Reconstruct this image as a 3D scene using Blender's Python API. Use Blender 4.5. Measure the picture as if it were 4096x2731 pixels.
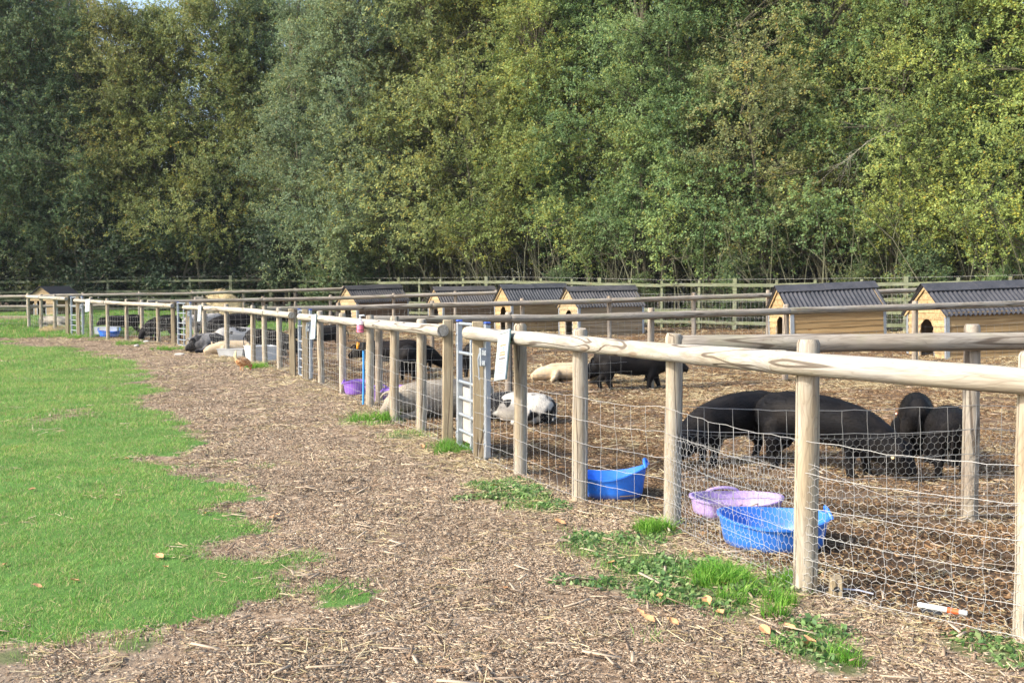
import bpy, bmesh, math, random
import numpy as np
from mathutils import Vector, Matrix, Euler

random.seed(7); RNG = np.random.default_rng(7)
for o in list(bpy.data.objects): bpy.data.objects.remove(o)
SC = bpy.context.scene; COL = SC.collection

# ------------------------------------------------------------------ camera, sky, sun, exposure
FP, HOR, CAMZ = 3982.0, 1191.0, 1.45
PITCH = math.atan((1365.5 - HOR) / FP)
cd = bpy.data.cameras.new('camera'); cam = bpy.data.objects.new('camera', cd); COL.objects.link(cam)
cam.location = (0, 0, CAMZ); cam.rotation_euler = (math.pi / 2 - PITCH, 0, 0)
cd.lens = 35.0; cd.sensor_width = 36.0; cd.clip_end = 600; cd.clip_start = 0.05
cd.dof.use_dof = True; cd.dof.focus_distance = 7.5; cd.dof.aperture_fstop = 11
SC.camera = cam
SUN_EL, SUN_AZ = math.radians(37), math.radians(-110)       # azimuth from +Y towards +X
w = bpy.data.worlds.new('World'); SC.world = w; w.use_nodes = True
nt = w.node_tree; nt.nodes.clear()
sky = nt.nodes.new('ShaderNodeTexSky'); sky.sky_type = 'NISHITA'; sky.sun_disc = False
sky.sun_elevation = SUN_EL; sky.sun_rotation = SUN_AZ; sky.air_density = 1.0; sky.dust_density = 3.0; sky.ozone_density = 1.0
bg = nt.nodes.new('ShaderNodeBackground'); bg.inputs[1].default_value = 0.15
out = nt.nodes.new('ShaderNodeOutputWorld')
nt.links.new(sky.outputs[0], bg.inputs[0]); nt.links.new(bg.outputs[0], out.inputs[0])
sd = bpy.data.lights.new('sun', 'SUN'); sd.energy = 2.35; sd.angle = math.radians(3); sd.color = (1.0, 0.93, 0.82)
sun = bpy.data.objects.new('sun', sd); COL.objects.link(sun)
sdir = Vector((math.sin(SUN_AZ) * math.cos(SUN_EL), math.cos(SUN_AZ) * math.cos(SUN_EL), math.sin(SUN_EL)))
sun.rotation_euler = sdir.to_track_quat('Z', 'Y').to_euler(); sun.location = (-20, 0, 30)
vs = SC.view_settings
vs.view_transform = 'Standard'; vs.look = 'None'; vs.gamma = 1.0; vs.exposure = 1.42; vs.use_curve_mapping = False
SC.render.engine = 'CYCLES'
cy = SC.cycles
cy.max_bounces = 5; cy.diffuse_bounces = 4; cy.glossy_bounces = 2; cy.transmission_bounces = 3; cy.transparent_max_bounces = 6
cy.caustics_reflective = False; cy.caustics_refractive = False
cy.use_denoising = True
cy.sample_clamp_indirect = 6

# ------------------------------------------------------------------ helpers
def tag(o, label=None, cat=None, group=None, kind=None):
    if label: o['label'] = label
    if cat: o['category'] = cat
    if group: o['group'] = group
    if kind: o['kind'] = kind
    return o
def new_obj(name, me, mat=None, parent=None, loc=None, rot=None):
    o = bpy.data.objects.new(name, me); COL.objects.link(o)
    if mat is not None and me is not None and len(me.materials) == 0: me.materials.append(mat)
    if parent is not None: o.parent = parent
    if loc is not None: o.location = loc
    if rot is not None: o.rotation_euler = rot
    return o
def empty(name, loc=(0, 0, 0), rz=0, **k):
    o = bpy.data.objects.new(name, None); COL.objects.link(o); o.location = loc; o.rotation_euler = (0, 0, rz)
    o.empty_display_size = 0.1
    return tag(o, **k)
def mesh_np(name, V, F, smooth=False, col=None):
    V = np.asarray(V, dtype=np.float32).reshape(-1, 3)
    me = bpy.data.meshes.new(name)
    if not isinstance(F, np.ndarray) or F.ndim != 2:
        me.from_pydata([tuple(map(float, v)) for v in V], [], [tuple(int(i) for i in f) for f in F])
    else:
        n, k = F.shape
        me.vertices.add(len(V)); me.vertices.foreach_set('co', V.ravel())
        me.loops.add(n * k); me.loops.foreach_set('vertex_index', F.astype(np.int32).ravel())
        me.polygons.add(n); me.polygons.foreach_set('loop_start', np.arange(0, n * k, k, dtype=np.int32))
        try: me.polygons.foreach_set('loop_total', np.full(n, k, dtype=np.int32))
        except Exception: pass
    if col is not None:
        a = me.color_attributes.new('tint', 'FLOAT_COLOR', 'POINT')
        c = np.ones((len(V), 4), dtype=np.float32); c[:, :3] = col
        a.data.foreach_set('color', c.ravel())
    me.update(calc_edges=True); me.validate(verbose=False)
    if smooth: me.polygons.foreach_set('use_smooth', np.ones(len(me.polygons), dtype=bool))
    return me
class MB:                                             # collects simple solids into one mesh
    def __init__(s): s.v = []; s.f = []
    def add(s, V, F, M=None):
        b = len(s.v)
        for p in V:
            p = Vector(p)
            s.v.append(tuple(M @ p) if M is not None else tuple(p))
        for f in F: s.f.append(tuple(i + b for i in f))
    def box(s, c, d, M=None, bev=0.0):
        x, y, z = d[0] / 2, d[1] / 2, d[2] / 2
        if bev <= 0:
            V = [(c[0] + i * x, c[1] + j * y, c[2] + k * z) for k in (-1, 1) for j in (-1, 1) for i in (-1, 1)]
            F = [(0, 2, 3, 1), (4, 5, 7, 6), (0, 1, 5, 4), (2, 6, 7, 3), (0, 4, 6, 2), (1, 3, 7, 5)]
            s.add(V, F, M)
        else:
            bm = bmesh.new(); bmesh.ops.create_cube(bm, size=1, matrix=Matrix.Translation(c) @ Matrix.Diagonal((d[0], d[1], d[2], 1)))
            bmesh.ops.bevel(bm, geom=bm.edges[:], offset=bev, segments=1, affect='EDGES')
            bm.verts.index_update()
            s.add([v.co for v in bm.verts], [[v.index for v in f.verts] for f in bm.faces], M); bm.free()
    def tube(s, pts, radii, n=8, caps=True, flat=1.0, M=None):
        pts = [Vector(p) for p in pts]
        if not hasattr(radii, '__len__'): radii = [radii] * len(pts)
        V = []; F = []; prev = None
        for i, p in enumerate(pts):
            t = (pts[min(i + 1, len(pts) - 1)] - pts[max(i - 1, 0)])
            if t.length < 1e-9: t = Vector((0, 0, 1))
            t.normalize()
            if prev is None:
                a = Vector((0, 0, 1)) if abs(t.z) < .9 else Vector((0, 1, 0))
            else: a = prev
            u = t.cross(a).normalized(); vv = u.cross(t).normalized(); prev = vv
            r = radii[i]; ra, rb = (r if hasattr(r, '__len__') else (r, r * flat))
            for k in range(n):
                th = 2 * math.pi * k / n
                V.append(p + u * math.cos(th) * ra + vv * math.sin(th) * rb)
        for i in range(len(pts) - 1):
            for k in range(n):
                a = i * n + k; b = i * n + (k + 1) % n
                F.append((a, b, b + n, a + n))
        if caps:
            F.append(tuple(reversed(range(n)))); F.append(tuple(range((len(pts) - 1) * n, len(pts) * n)))
        s.add(V, F, M)
    def me(s, name, smooth=False):
        m = bpy.data.meshes.new(name); m.from_pydata(s.v, [], s.f); m.update()
        bm = bmesh.new(); bm.from_mesh(m); bmesh.ops.recalc_face_normals(bm, faces=bm.faces); bm.to_mesh(m); bm.free()
        if smooth:
            for p in m.polygons: p.use_smooth = True
            try: m.set_sharp_from_angle(angle=math.radians(42))
            except Exception: pass
        return m
    def obj(s, name, mat, parent=None, smooth=False, **k):
        return new_obj(name, s.me(name, smooth), mat, parent, **k)
def children_map():
    d = {}
    for o in COL.objects:
        if o.parent: d.setdefault(o.parent, []).append(o)
    return d
def copy_tree(o, parent=None, cm=None):
    c = o.copy(); COL.objects.link(c)
    if parent is not None: c.parent = parent
    for ch in (cm or {}).get(o, []): copy_tree(ch, c, cm)
    return c

# value noise on numpy arrays
def _h(ix, iy, seed):
    n = (ix.astype(np.int64) * 374761393 + iy.astype(np.int64) * 668265263 + seed * 1442695041) & 0x7fffffff
    n = ((n ^ (n >> 13)) * 1274126177) & 0x7fffffff
    n = (n ^ (n >> 16)) & 0xffff
    return n / 65535.0
def vnoise(x, y, seed=0):
    x = np.asarray(x, float); y = np.asarray(y, float)
    ix = np.floor(x); iy = np.floor(y); fx = x - ix; fy = y - iy
    fx = fx * fx * (3 - 2 * fx); fy = fy * fy * (3 - 2 * fy)
    a = _h(ix, iy, seed); b = _h(ix + 1, iy, seed); c = _h(ix, iy + 1, seed); d = _h(ix + 1, iy + 1, seed)
    return (a * (1 - fx) + b * fx) * (1 - fy) + (c * (1 - fx) + d * fx) * fy
def fbm(x, y, seed=0, o=3):
    s = 0; a = .5; t = 0
    for k in range(o):
        s = s + a * vnoise(np.asarray(x) * 2 ** k, np.asarray(y) * 2 ** k, seed + k * 17); t += a; a *= .5
    return s / t
def sstep(a, b, x):
    t = np.clip((np.asarray(x, float) - a) / (b - a), 0, 1); return t * t * (3 - 2 * t)
def Tb(x, y):                                         # broad lie of the land
    x = np.asarray(x, float); y = np.asarray(y, float)
    s = y + .8 * np.clip(x, -25, 14)
    z = np.interp(s, [-50, 12, 16.5, 19, 21.5, 24, 26, 29, 35, 45, 70, 200], [0, 0, .06, .11, .18, .25, .32, .38, .5, .58, .7, .9])
    return z + .5 * sstep(-4, -18, x) * sstep(31, 39.5, y)
def T(x, y):
    m = (fbm(np.asarray(x) / .9 + 40, np.asarray(y) / .9 + 40, 3) - .5) * .035 + (vnoise(np.asarray(x) / .16 + 9, np.asarray(y) / .16 + 9, 5) - .5) * .012
    return Tb(x, y) + m
def Tf(x, y): return float(T(x, y))

CP, SP = math.cos(PITCH), math.sin(PITCH)
def ray(u, v):
    a = (u - 2048) / FP; b = (1365.5 - v) / FP
    return Vector((a, CP + b * SP, -SP + b * CP))
def G(u, v, lift=0.0):                                # the spot on the ground seen at photo pixel (u, v)
    r = ray(u, v); z = 0.0
    for _ in range(12):
        t = (z + lift - CAMZ) / r.z if r.z < -1e-4 else 60
        t = min(max(t, 0), 90); x, y = r.x * t, r.y * t
        z = z * .4 + float(Tb(x, y)) * .6
    return (x, y)
def UV(u, v, Y):                                      # point at depth Y seen at pixel (u, v)
    r = ray(u, v); t = Y / r.y; return Vector((r.x * t, Y, CAMZ + r.z * t))
def at(u, Y, v=None):
    x = (u - 2048) / FP * (Y * CP + 1.3 * SP)
    return (x, Y)

# ------------------------------------------------------------------ material helpers
class NT:
    def __init__(s, name):
        s.m = bpy.data.materials.new(name); s.m.use_nodes = True; s.t = s.m.node_tree; s.t.nodes.clear()
        s.out = s.n('ShaderNodeOutputMaterial'); s.b = s.n('ShaderNodeBsdfPrincipled'); s.l(s.b.outputs[0], s.out.inputs[0])
    def n(s, t, **k):
        x = s.t.nodes.new(t)
        for a, b in k.items(): setattr(x, a, b)
        return x
    def l(s, a, b): s.t.links.new(a, b)
    def set(s, **k):
        nm = dict(rough='Roughness', metal='Metallic', spec='Specular IOR Level', color='Base Color')
        for a, b in k.items():
            i = s.b.inputs[nm[a]]
            if hasattr(b, 'links') or isinstance(b, bpy.types.NodeSocket): s.l(b, i)
            else: i.default_value = (tuple(b) + (1,) if hasattr(b, '__len__') and len(b) == 3 else b)
        return s
    def coord(s, kind='Object', scale=(1, 1, 1), rand=False):
        tc = s.n('ShaderNodeTexCoord'); mp = s.n('ShaderNodeMapping'); mp.inputs['Scale'].default_value = scale
        src = tc.outputs[kind]
        if rand:
            oi = s.n('ShaderNodeObjectInfo'); ad = s.n('ShaderNodeVectorMath', operation='MULTIPLY_ADD')
            cx = s.n('ShaderNodeCombineXYZ'); s.l(oi.outputs['Random'], cx.inputs[0]); s.l(oi.outputs['Random'], cx.inputs[1]); s.l(oi.outputs['Random'], cx.inputs[2])
            s.l(cx.outputs[0], ad.inputs[0]); ad.inputs[1].default_value = (37, 53, 71); s.l(src, ad.inputs[2]); src = ad.outputs[0]
        s.l(src, mp.inputs[0]); return mp.outputs[0]
    def noise(s, vec, scale, detail=3, rough=.55, dist=0.0):
        x = s.n('ShaderNodeTexNoise'); x.inputs['Scale'].default_value = scale; x.inputs['Detail'].default_value = detail
        x.inputs['Roughness'].default_value = rough; x.inputs['Distortion'].default_value = dist
        s.l(vec, x.inputs['Vector']); return x.outputs['Fac']
    def math(s, op, a, b=0.0, c=0.0, clamp=False):
        x = s.n('ShaderNodeMath', operation=op); x.use_clamp = clamp
        for i, q in enumerate((a, b, c)):
            if isinstance(q, bpy.types.NodeSocket): s.l(q, x.inputs[i])
            else: x.inputs[i].default_value = q
        return x.outputs[0]
    def ramp(s, f, stops):
        x = s.n('ShaderNodeValToRGB'); cr = x.color_ramp
        while len(cr.elements) < len(stops): cr.elements.new(.5)
        for e, (p, c) in zip(cr.elements, stops):
            e.position = p; e.color = (tuple(c) + (1,)) if hasattr(c, '__len__') else (c, c, c, 1)
        s.l(f, x.inputs[0]); return x.outputs[0]
    def mix(s, f, a, b, mode='MIX'):
        x = s.n('ShaderNodeMix', data_type='RGBA', blend_type=mode)
        for i, q in ((0, f), (6, a), (7, b)):
            if isinstance(q, bpy.types.NodeSocket): s.l(q, x.inputs[i])
            else: x.inputs[i].default_value = q if i == 0 else (tuple(q) + (1,) if len(q) == 3 else q)
        return x.outputs[2]
    def bump(s, h, strength=.3, dist=.01):
        x = s.n('ShaderNodeBump'); x.inputs['Strength'].default_value = strength; x.inputs['Distance'].default_value = dist
        s.l(h, x.inputs['Height']); s.l(x.outputs[0], s.b.inputs['Normal']); return s
    def attr(s, name, out='Color'):
        x = s.n('ShaderNodeAttribute'); x.attribute_name = name; return x.outputs[out]
    def objcol(s): return s.n('ShaderNodeObjectInfo').outputs['Color']
    def objrand(s): return s.n('ShaderNodeObjectInfo').outputs['Random']

def plain(name, c, rough=.5, metal=0.0, vary=.15, sc=6, bump=.1):
    m = NT(name); v = m.coord(rand=True); f = m.noise(v, sc, 4)
    m.set(color=m.mix(f, tuple(x * (1 - vary) for x in c), tuple(min(1, x * (1 + vary)) for x in c)), rough=rough, metal=metal)
    if bump: m.bump(m.noise(v, sc * 8, 2), bump, .004)
    return m.m

def log_wood(name, axis, light=(.60, .52, .40), mid=(.46, .36, .24), dark=(.20, .14, .09), grey=(.40, .38, .34), greyamt=.35, green=0.0):
    m = NT(name)
    sc = {'x': (.7, 5.0, 5.0), 'z': (5.0, 5.0, .7)}[axis]
    v = m.coord(scale=sc, rand=True)
    f = m.noise(v, 1.7, 2, .5, .6)                           # broad figure cut by the peeling knife
    rings = m.math('FRACT', m.math('MULTIPLY', f, 21.0))
    line = m.ramp(rings, [(0.0, .35), (.12, .85), (.55, 1.0), (.88, .8), (1.0, .35)])
    v2 = m.coord(scale={'x': (2.5, 30, 30), 'z': (30, 30, 2.5)}[axis], rand=True)
    fine = m.noise(v2, 1.6, 4, .6)
    col = m.mix(m.ramp(f, [(.35, 0), (.65, 1)]), mid, light)
    big = m.noise(m.coord(scale=(1, 1, 1), rand=True), 2.2, 3)
    col = m.mix(m.math('MULTIPLY', m.ramp(big, [(.42, 0), (.62, 1)]), greyamt), col, grey)
    if green: col = m.mix(m.math('MULTIPLY', m.ramp(m.noise(m.coord(rand=True), 3.1, 3), [(.5, 0), (.7, 1)]), green), col, (.22, .24, .12))
    dk = m.mix(.55, col, dark)
    col = m.mix(m.math('MULTIPLY', line, 1.0), dk, col)
    col = m.mix(m.ramp(fine, [(.32, .5), (.56, 0)]), col, dark)
    # knots
    vk = m.coord(scale={'x': (1.0, 2.4, 2.4), 'z': (2.4, 2.4, 1.0)}[axis], rand=True)
    vo = m.n('ShaderNodeTexVoronoi'); vo.inputs['Scale'].default_value = 1.9; m.l(vk, vo.inputs['Vector'])
    kn = m.ramp(vo.outputs['Distance'], [(.0, 1), (.07, 1), (.11, 0)])
    col = m.mix(m.math('MULTIPLY', kn, .55), col, (.22, .14, .08))
    # drying cracks
    vc = m.coord(scale={'x': (.35, 9, 9), 'z': (9, 9, .35)}[axis], rand=True)
    cr = m.ramp(m.math('ABSOLUTE', m.math('SUBTRACT', m.noise(vc, 1.1, 1, .4), .5)), [(0, 1), (.008, 1), (.018, 0)])
    col = m.mix(m.math('MULTIPLY', cr, .8), col, (.07, .05, .035))
    m.set(color=col, rough=.78, spec=.25)
    h = m.math('ADD', m.math('MULTIPLY', line, .5), m.math('MULTIPLY', fine, .5))
    m.bump(m.math('SUBTRACT', h, m.math('MULTIPLY', cr, 1.2)), .55, .004)
    return m.m
M = {}
M['rail'] = log_wood('rail_wood', 'x', light=(.46, .435, .365), mid=(.385, .345, .265), dark=(.15, .115, .08), grey=(.345, .34, .325), greyamt=.65)
M['post'] = log_wood('post_wood', 'z', light=(.45, .405, .31), mid=(.335, .275, .185), dark=(.13, .09, .055), grey=(.34, .32, .285), greyamt=.5)
M['rail_old'] = log_wood('old_rail_wood', 'x', light=(.36, .32, .26), mid=(.27, .235, .185), dark=(.09, .065, .045), grey=(.30, .29, .26), greyamt=.6, green=.4)
M['post_old'] = log_wood('old_post_wood', 'z', light=(.38, .33, .26), mid=(.28, .22, .16), dark=(.13, .09, .06), grey=(.36, .34, .30), greyamt=.5, green=.15)
M['square'] = log_wood('sawn_post_wood', 'z', light=(.40, .33, .21), mid=(.31, .25, .15), grey=(.4, .36, .28), greyamt=.3)
M['green_wood'] = log_wood('green_fence_wood', 'x', light=(.19, .21, .12), mid=(.13, .15, .08), dark=(.05, .06, .035), grey=(.22, .23, .18), greyamt=.5, green=.6)
def board_mat():
    m = NT('board_wood'); v = m.coord(scale=(.8, 12, 12), rand=True)
    f = m.noise(v, 1.6, 4, .6, .5)
    c = m.mix(m.ramp(f, [(.3, 0), (.7, 1)]), (.40, .35, .28), (.82, .79, .72))
    k = m.n('ShaderNodeTexVoronoi'); k.inputs['Scale'].default_value = 2.2; m.l(m.coord(scale=(1, 2.2, 2.2), rand=True), k.inputs['Vector'])
    c = m.mix(m.ramp(k.outputs['Distance'], [(0, .7), (.08, .6), (.13, 0)]), c, (.35, .22, .12))
    c = m.mix(1.0, c, m.objcol(), 'MULTIPLY')
    br = m.math('MULTIPLY_ADD', m.objrand(), .3, .83)
    hs = m.n('ShaderNodeHueSaturation'); m.l(br, hs.inputs['Value']); m.l(c, hs.inputs['Color'])
    m.set(color=hs.outputs[0], rough=.75, spec=.2); m.bump(f, .4, .004); return m.m
M['board'] = board_mat()
M['galv'] = plain('galvanised_steel', (.38, .42, .46), .42, .55, .22, 18, .15)
M['wire'] = plain('galvanised_wire', (.47, .47, .455), .45, .25, .1, 30, 0)
M['wire_old'] = plain('dull_wire', (.30, .30, .28), .5, .2, .1, 30, 0)
M['white'] = plain('white_plastic', (.62, .63, .62), .4, 0, .05, 6, 0)
M['paper'] = plain('sign_paper', (.50, .50, .49), .5, 0, .03, 4, 0)
M['grey_frame'] = plain('sign_frame', (.40, .47, .49), .35, .1, .05, 5, 0)
M['teal'] = plain('green_sign_back', (.03, .13, .11), .5)
M['orange'] = plain('orange_print', (.70, .20, .10), .5)
M['blue_print'] = plain('blue_print', (.10, .33, .55), .5)
M['ink'] = plain('grey_print', (.15, .14, .14), .5)
M['pink'] = plain('pink_soap', (.85, .20, .33), .25, 0, .05, 5, 0)
M['pink_pale'] = plain('clear_plastic', (.82, .68, .74), .25, 0, .05, 5, 0)
M['blue_cap'] = plain('blue_cap', (.05, .11, .45), .4)
M['pipe'] = plain('blue_pipe', (.05, .30, .72), .35, 0, .08, 6, 0)
M['black_plastic'] = plain('black_plastic', (.015, .016, .018), .4)
M['brass'] = plain('orange_tap', (.75, .32, .03), .4)
M['black_metal'] = plain('dark_metal', (.10, .09, .08), .5, .3)
M['crest'] = plain('brown_print', (.45, .30, .22), .6)
M['stone'] = plain('stone', (.36, .34, .30), .9, 0, .25, 9, .6)
M['felt'] = plain('roof_felt', (.020, .022, .030), .8, 0, .3, 20, .5)
def tubmat(name, c, dirt=.35):
    m = NT(name); v = m.coord(rand=True)
    f = m.noise(v, 3.2, 4, .65); g = m.noise(v, 38, 3, .7)
    col = m.mix(m.ramp(f, [(.35, 0), (.7, 1)]), tuple(x * .9 for x in c), tuple(min(1, x * 1.15 + .02) for x in c))
    col = m.mix(m.math('MULTIPLY', m.ramp(g, [(.60, 0), (.70, 1)]), dirt), col, (.09, .06, .04))
    sx = m.n('ShaderNodeSeparateXYZ'); m.l(m.n('ShaderNodeTexCoord').outputs['Object'], sx.inputs[0])
    low = m.ramp(m.math('ADD', sx.outputs[2], m.math('MULTIPLY', f, .06)), [(.03, .75), (.075, 0)])
    col = m.mix(m.math('MULTIPLY', low, dirt * 1.6), col, (.16, .11, .07))
    m.set(color=col, rough=.38, spec=.5); m.bump(m.noise(v, 9, 2), .15, .01); return m.m
M['tub_blue'] = tubmat('blue_rubber', (.025, .17, .62), .55)
M['tub_blue2'] = tubmat('deep_blue_rubber', (.02, .18, .72), .5)
M['tub_lilac'] = tubmat('faded_purple_rubber', (.37, .27, .55), .3)
M['tub_purple'] = tubmat('purple_rubber', (.22, .10, .46), .3)
M['trough'] = tubmat('white_trough', (.62, .63, .63), .25)
M['trough_grey'] = tubmat('grey_trough', (.42, .43, .43), .25)
def roofmat():
    m = NT('corrugated_roof'); v = m.coord(rand=True)
    f = m.noise(v, 2.5, 4, .7); g = m.noise(v, 22, 3, .6)
    c = m.mix(m.ramp(f, [(.35, 0), (.75, 1)]), (.032, .034, .038), (.066, .066, .069))
    c = m.mix(m.math('MULTIPLY', m.ramp(g, [(.58, 0), (.72, 1)]), .5), c, (.13, .11, .09))
    c = m.mix(1.0, c, m.objcol(), 'MULTIPLY')
    m.set(color=c, rough=.7, spec=.22); m.bump(g, .3, .004); return m.m
M['roof'] = roofmat()
def pigmat(name, base, alt=None, spots=None, rough=.55, thr=.55, sc=3.0, brist=.4):
    m = NT(name); v = m.coord(rand=True)
    f = m.noise(v, 4, 4, .6); hair = m.noise(m.coord(scale=(12, 60, 60), rand=False), 1.5, 3, .7)
    col = m.mix(m.ramp(hair, [(.3, 0), (.7, 1)]), tuple(x * (1 - brist) for x in base), tuple(x * (1 + brist) for x in base))
    if alt: col = m.mix(m.ramp(f, [(.42, 0), (.62, 1)]), col, alt)
    if spots:
        g = m.noise(m.coord(rand=True), sc, 2, .5, .3)
        col = m.mix(m.ramp(g, [(thr, 0), (thr + .025, 1)]), col, spots)
    m.set(color=col, rough=rough, spec=(.08 if base[0] < .02 else .2)); m.bump(m.math('ADD', hair, m.math('MULTIPLY', f, .6)), .5, .006); return m.m
M['pig_black'] = pigmat('black_hide', (.006, .006, .007), alt=(.016, .014, .013), rough=.6)
M['pig_dark'] = pigmat('brown_black_hide', (.008, .007, .007), alt=(.015, .012, .011), rough=.6)
M['pig_cream'] = pigmat('cream_hide', (.54, .43, .29), alt=(.42, .32, .20), rough=.7, brist=.18)
M['pig_pied'] = pigmat('white_and_black_hide', (.42, .40, .36), spots=(.010, .010, .011), thr=.52, sc=2.8, rough=.65, brist=.15)
M['pig_spots'] = pigmat('white_spotted_hide', (.42, .40, .37), spots=(.012, .012, .015), thr=.54, sc=5.2, rough=.65, brist=.15)
M['pig_darkpied'] = pigmat('black_and_grey_hide', (.05, .05, .055), alt=(.25, .24, .23), spots=(.014, .014, .016), thr=.5, sc=2.8, rough=.6)
M['pig_grey'] = pigmat('grey_bristly_hide', (.30, .26, .20), alt=(.20, .17, .135), rough=.75, brist=.45)
M['pig_greyface'] = pigmat('grey_face_hide', (.42, .37, .29), alt=(.20, .18, .16), rough=.75, brist=.2)
M['snout'] = plain('snout_skin', (.05, .045, .05), .4)
M['ear_tag'] = plain('orange_tag', (.9, .12, .03), .4)
M['ear_tag_y'] = plain('yellow_tag', (.5, .33, .10), .4)
def tintmat(name, trans=0.0, mult=(1, 1, 1), rough=.6, objc=False, vary=.25, spec=.3, world=False):
    m = NT(name); c = m.attr('tint')
    if world:
        g = m.n('ShaderNodeNewGeometry').outputs['Position']; c = m.mix(1.0, c, m.ramp(m.noise(g, .9, 4, .6), ([(.3, (.72, .80, .75)), (.5, (1, 1, 1)), (.7, (1.28, 1.10, 1.1))] if world is True else [(.32, world[0]), (.68, world[1])])), 'MULTIPLY')
    c = m.mix(1.0, c, mult, 'MULTIPLY')
    if objc:
        c = m.mix(1.0, c, m.objcol(), 'MULTIPLY')
        c = m.mix(1.0, c, m.ramp(m.noise(m.n('ShaderNodeNewGeometry').outputs['Position'], .55, 3, .5), [(.32, (.80, .86, .92)), (.5, (1, 1, 1)), (.68, (1.24, 1.12, .98))]), 'MULTIPLY')
    m.set(color=c, rough=rough, spec=spec)
    if trans:
        tr = m.n('ShaderNodeBsdfTranslucent'); m.l(c, tr.inputs[0]); mx = m.n('ShaderNodeMixShader'); mx.inputs[0].default_value = trans
        m.l(m.b.outputs[0], mx.inputs[1]); m.l(tr.outputs[0], mx.inputs[2]); m.l(mx.outputs[0], m.out.inputs[0])
    return m.m
M['leaf'] = tintmat('leaf', .42, objc=True, rough=.55, spec=.3)
M['blade'] = tintmat('grass_blade', .35, rough=.6, world=True)
M['chip'] = tintmat('wood_chip', 0, rough=.85, spec=.1, world=(.8, 1.14))
M['straw'] = tintmat('straw_stalk', .15, rough=.7)
def barkmat():
    m = NT('bark'); v = m.coord(scale=(6, 6, 1.2), rand=True); f = m.noise(v, 3, 4, .6)
    m.set(color=m.mix(f, (.07, .065, .04), (.21, .19, .13)), rough=.9); m.bump(f, .6, .02); return m.m
M['bark'] = barkmat()

# ------------------------------------------------------------------ ground masks
S2 = 4096 / 2352.0
def polyw(pts): return np.array([G(a * S2, b * S2) for a, b in pts])
LAWN = polyw([(-1400, 790), (0, 786), (60, 790), (130, 799), (200, 813), (290, 826), (320, 850), (332, 900), (345, 950), (420, 985), (450, 1010), (455, 1045), (560, 1052), (575, 1078), (420, 1092), (400, 1112), (560, 1122), (590, 1150), (500, 1168),
              (570, 1192), (650, 1205), (630, 1235), (690, 1290), (650, 1325), (810, 1352), (700, 1385), (705, 1412), (560, 1410), (400, 1445), (150, 1466), (-50, 1474), (-900, 1480)])
WEED = polyw([(1270, 1215), (1350, 1232), (1480, 1228), (1500, 1196), (1530, 1200), (1545, 1250), (1600, 1285), (1700, 1305), (1745, 1345), (1820, 1320), (1835, 1375), (1760, 1430), (1700, 1455), (1600, 1400), (1500, 1375), (1350, 1335), (1290, 1270)])
PATCH = [G(a * S2, b * S2) + (r,) for a, b, r in [(310, 1487, .16), (20, 1512, .16), (760, 1372, .12), (1030, 1033, .42), (862, 968, .55), (930, 1005, .3), (1170, 1130, .45), (1100, 1115, .3), (1230, 1165, .35), (590, 845, .45),
         (500, 832, .5), (386, 804, .55), (295, 793, .5), (192, 776, .5), (215, 782, .4), (1930, 1512, .2), (1820, 1478, .16), (1500, 1470, .08), (2260, 1490, .25), (1870, 1440, .2), (940, 1130, .0)] if r]
BARE = polyw([(-900, 1482), (120, 1480), (420, 1478), (440, 1600), (-900, 1700)])
BARE2 = polyw([(400, 1082), (560, 1088), (590, 1112), (420, 1120)])
def sdist(P, x, y):                                    # signed distance, positive inside
    x = np.asarray(x, float); y = np.asarray(y, float)
    d = np.full(x.shape, 1e9); ins = np.zeros(x.shape, bool); n = len(P)
    for i in range(n):
        ax, ay = P[i]; bx, by = P[(i + 1) % n]
        ex, ey = bx - ax, by - ay; wx, wy = x - ax, y - ay
        t = np.clip((wx * ex + wy * ey) / (ex * ex + ey * ey + 1e-12), 0, 1)
        d = np.minimum(d, np.hypot(wx - ex * t, wy - ey * t))
        c = ((ay > y) != (by > y)) & (x < (bx - ax) * (y - ay) / (by - ay + 1e-12) + ax)
        ins ^= c
    return np.where(ins, d, -d)
# front fence: (pixel column, depth, pixel row of the post's top, square?)
FP_ = [(5480, 3.35, 1429, 0), (4113, 4.12, 1402, 0), (3219, 4.87, 1358, 0), (2690, 6.30, 1334, 0), (2320, 7.06, 1315, 0), (2082, 8.13, 1296, 0), (1917, 8.88, 1285, 1),
       (1790, 9.77, 1279, 1), (1685, 10.69, 1276, 0), (1577, 11.62, 1265, 0), (1479, 13.3, 1261, 0), (1372, 14.9, 1252, 0), (1286, 16.4, 1244, 0), (1222, 17.3, 1237, 1),
       (1172, 18.2, 1234, 1), (1119, 19.5, 1231, 0), (1060, 20.5, 1224, 0), (1012, 21.3, 1221, 0), (910, 23.2, 1216, 0), (819, 25.2, 1212, 0), (753, 26.5, 1210, 1),
       (694, 27.6, 1208, 1), (635, 28.6, 1205, 0), (569, 29.4, 1200, 0), (507, 30.1, 1197, 0), (433, 30.9, 1193.5, 0), (366, 31.8, 1188, 0), (315, 32.3, 1186, 1),
       (270, 33.0, 1184, 1), (221, 33.7, 1178.6, 0), (166, 34.3, 1177, 0), (117, 34.9, 1173, 0)]
FPOS = [at(u, Y) for u, Y, v, q in FP_]
PENLINE = np.array([(4.2, 1.0)] + FPOS + [(-40, 35.5)])
def fence_x(y):                                        # x of the front fence at depth y
    return np.interp(y, PENLINE[:, 1], PENLINE[:, 0])
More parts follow.
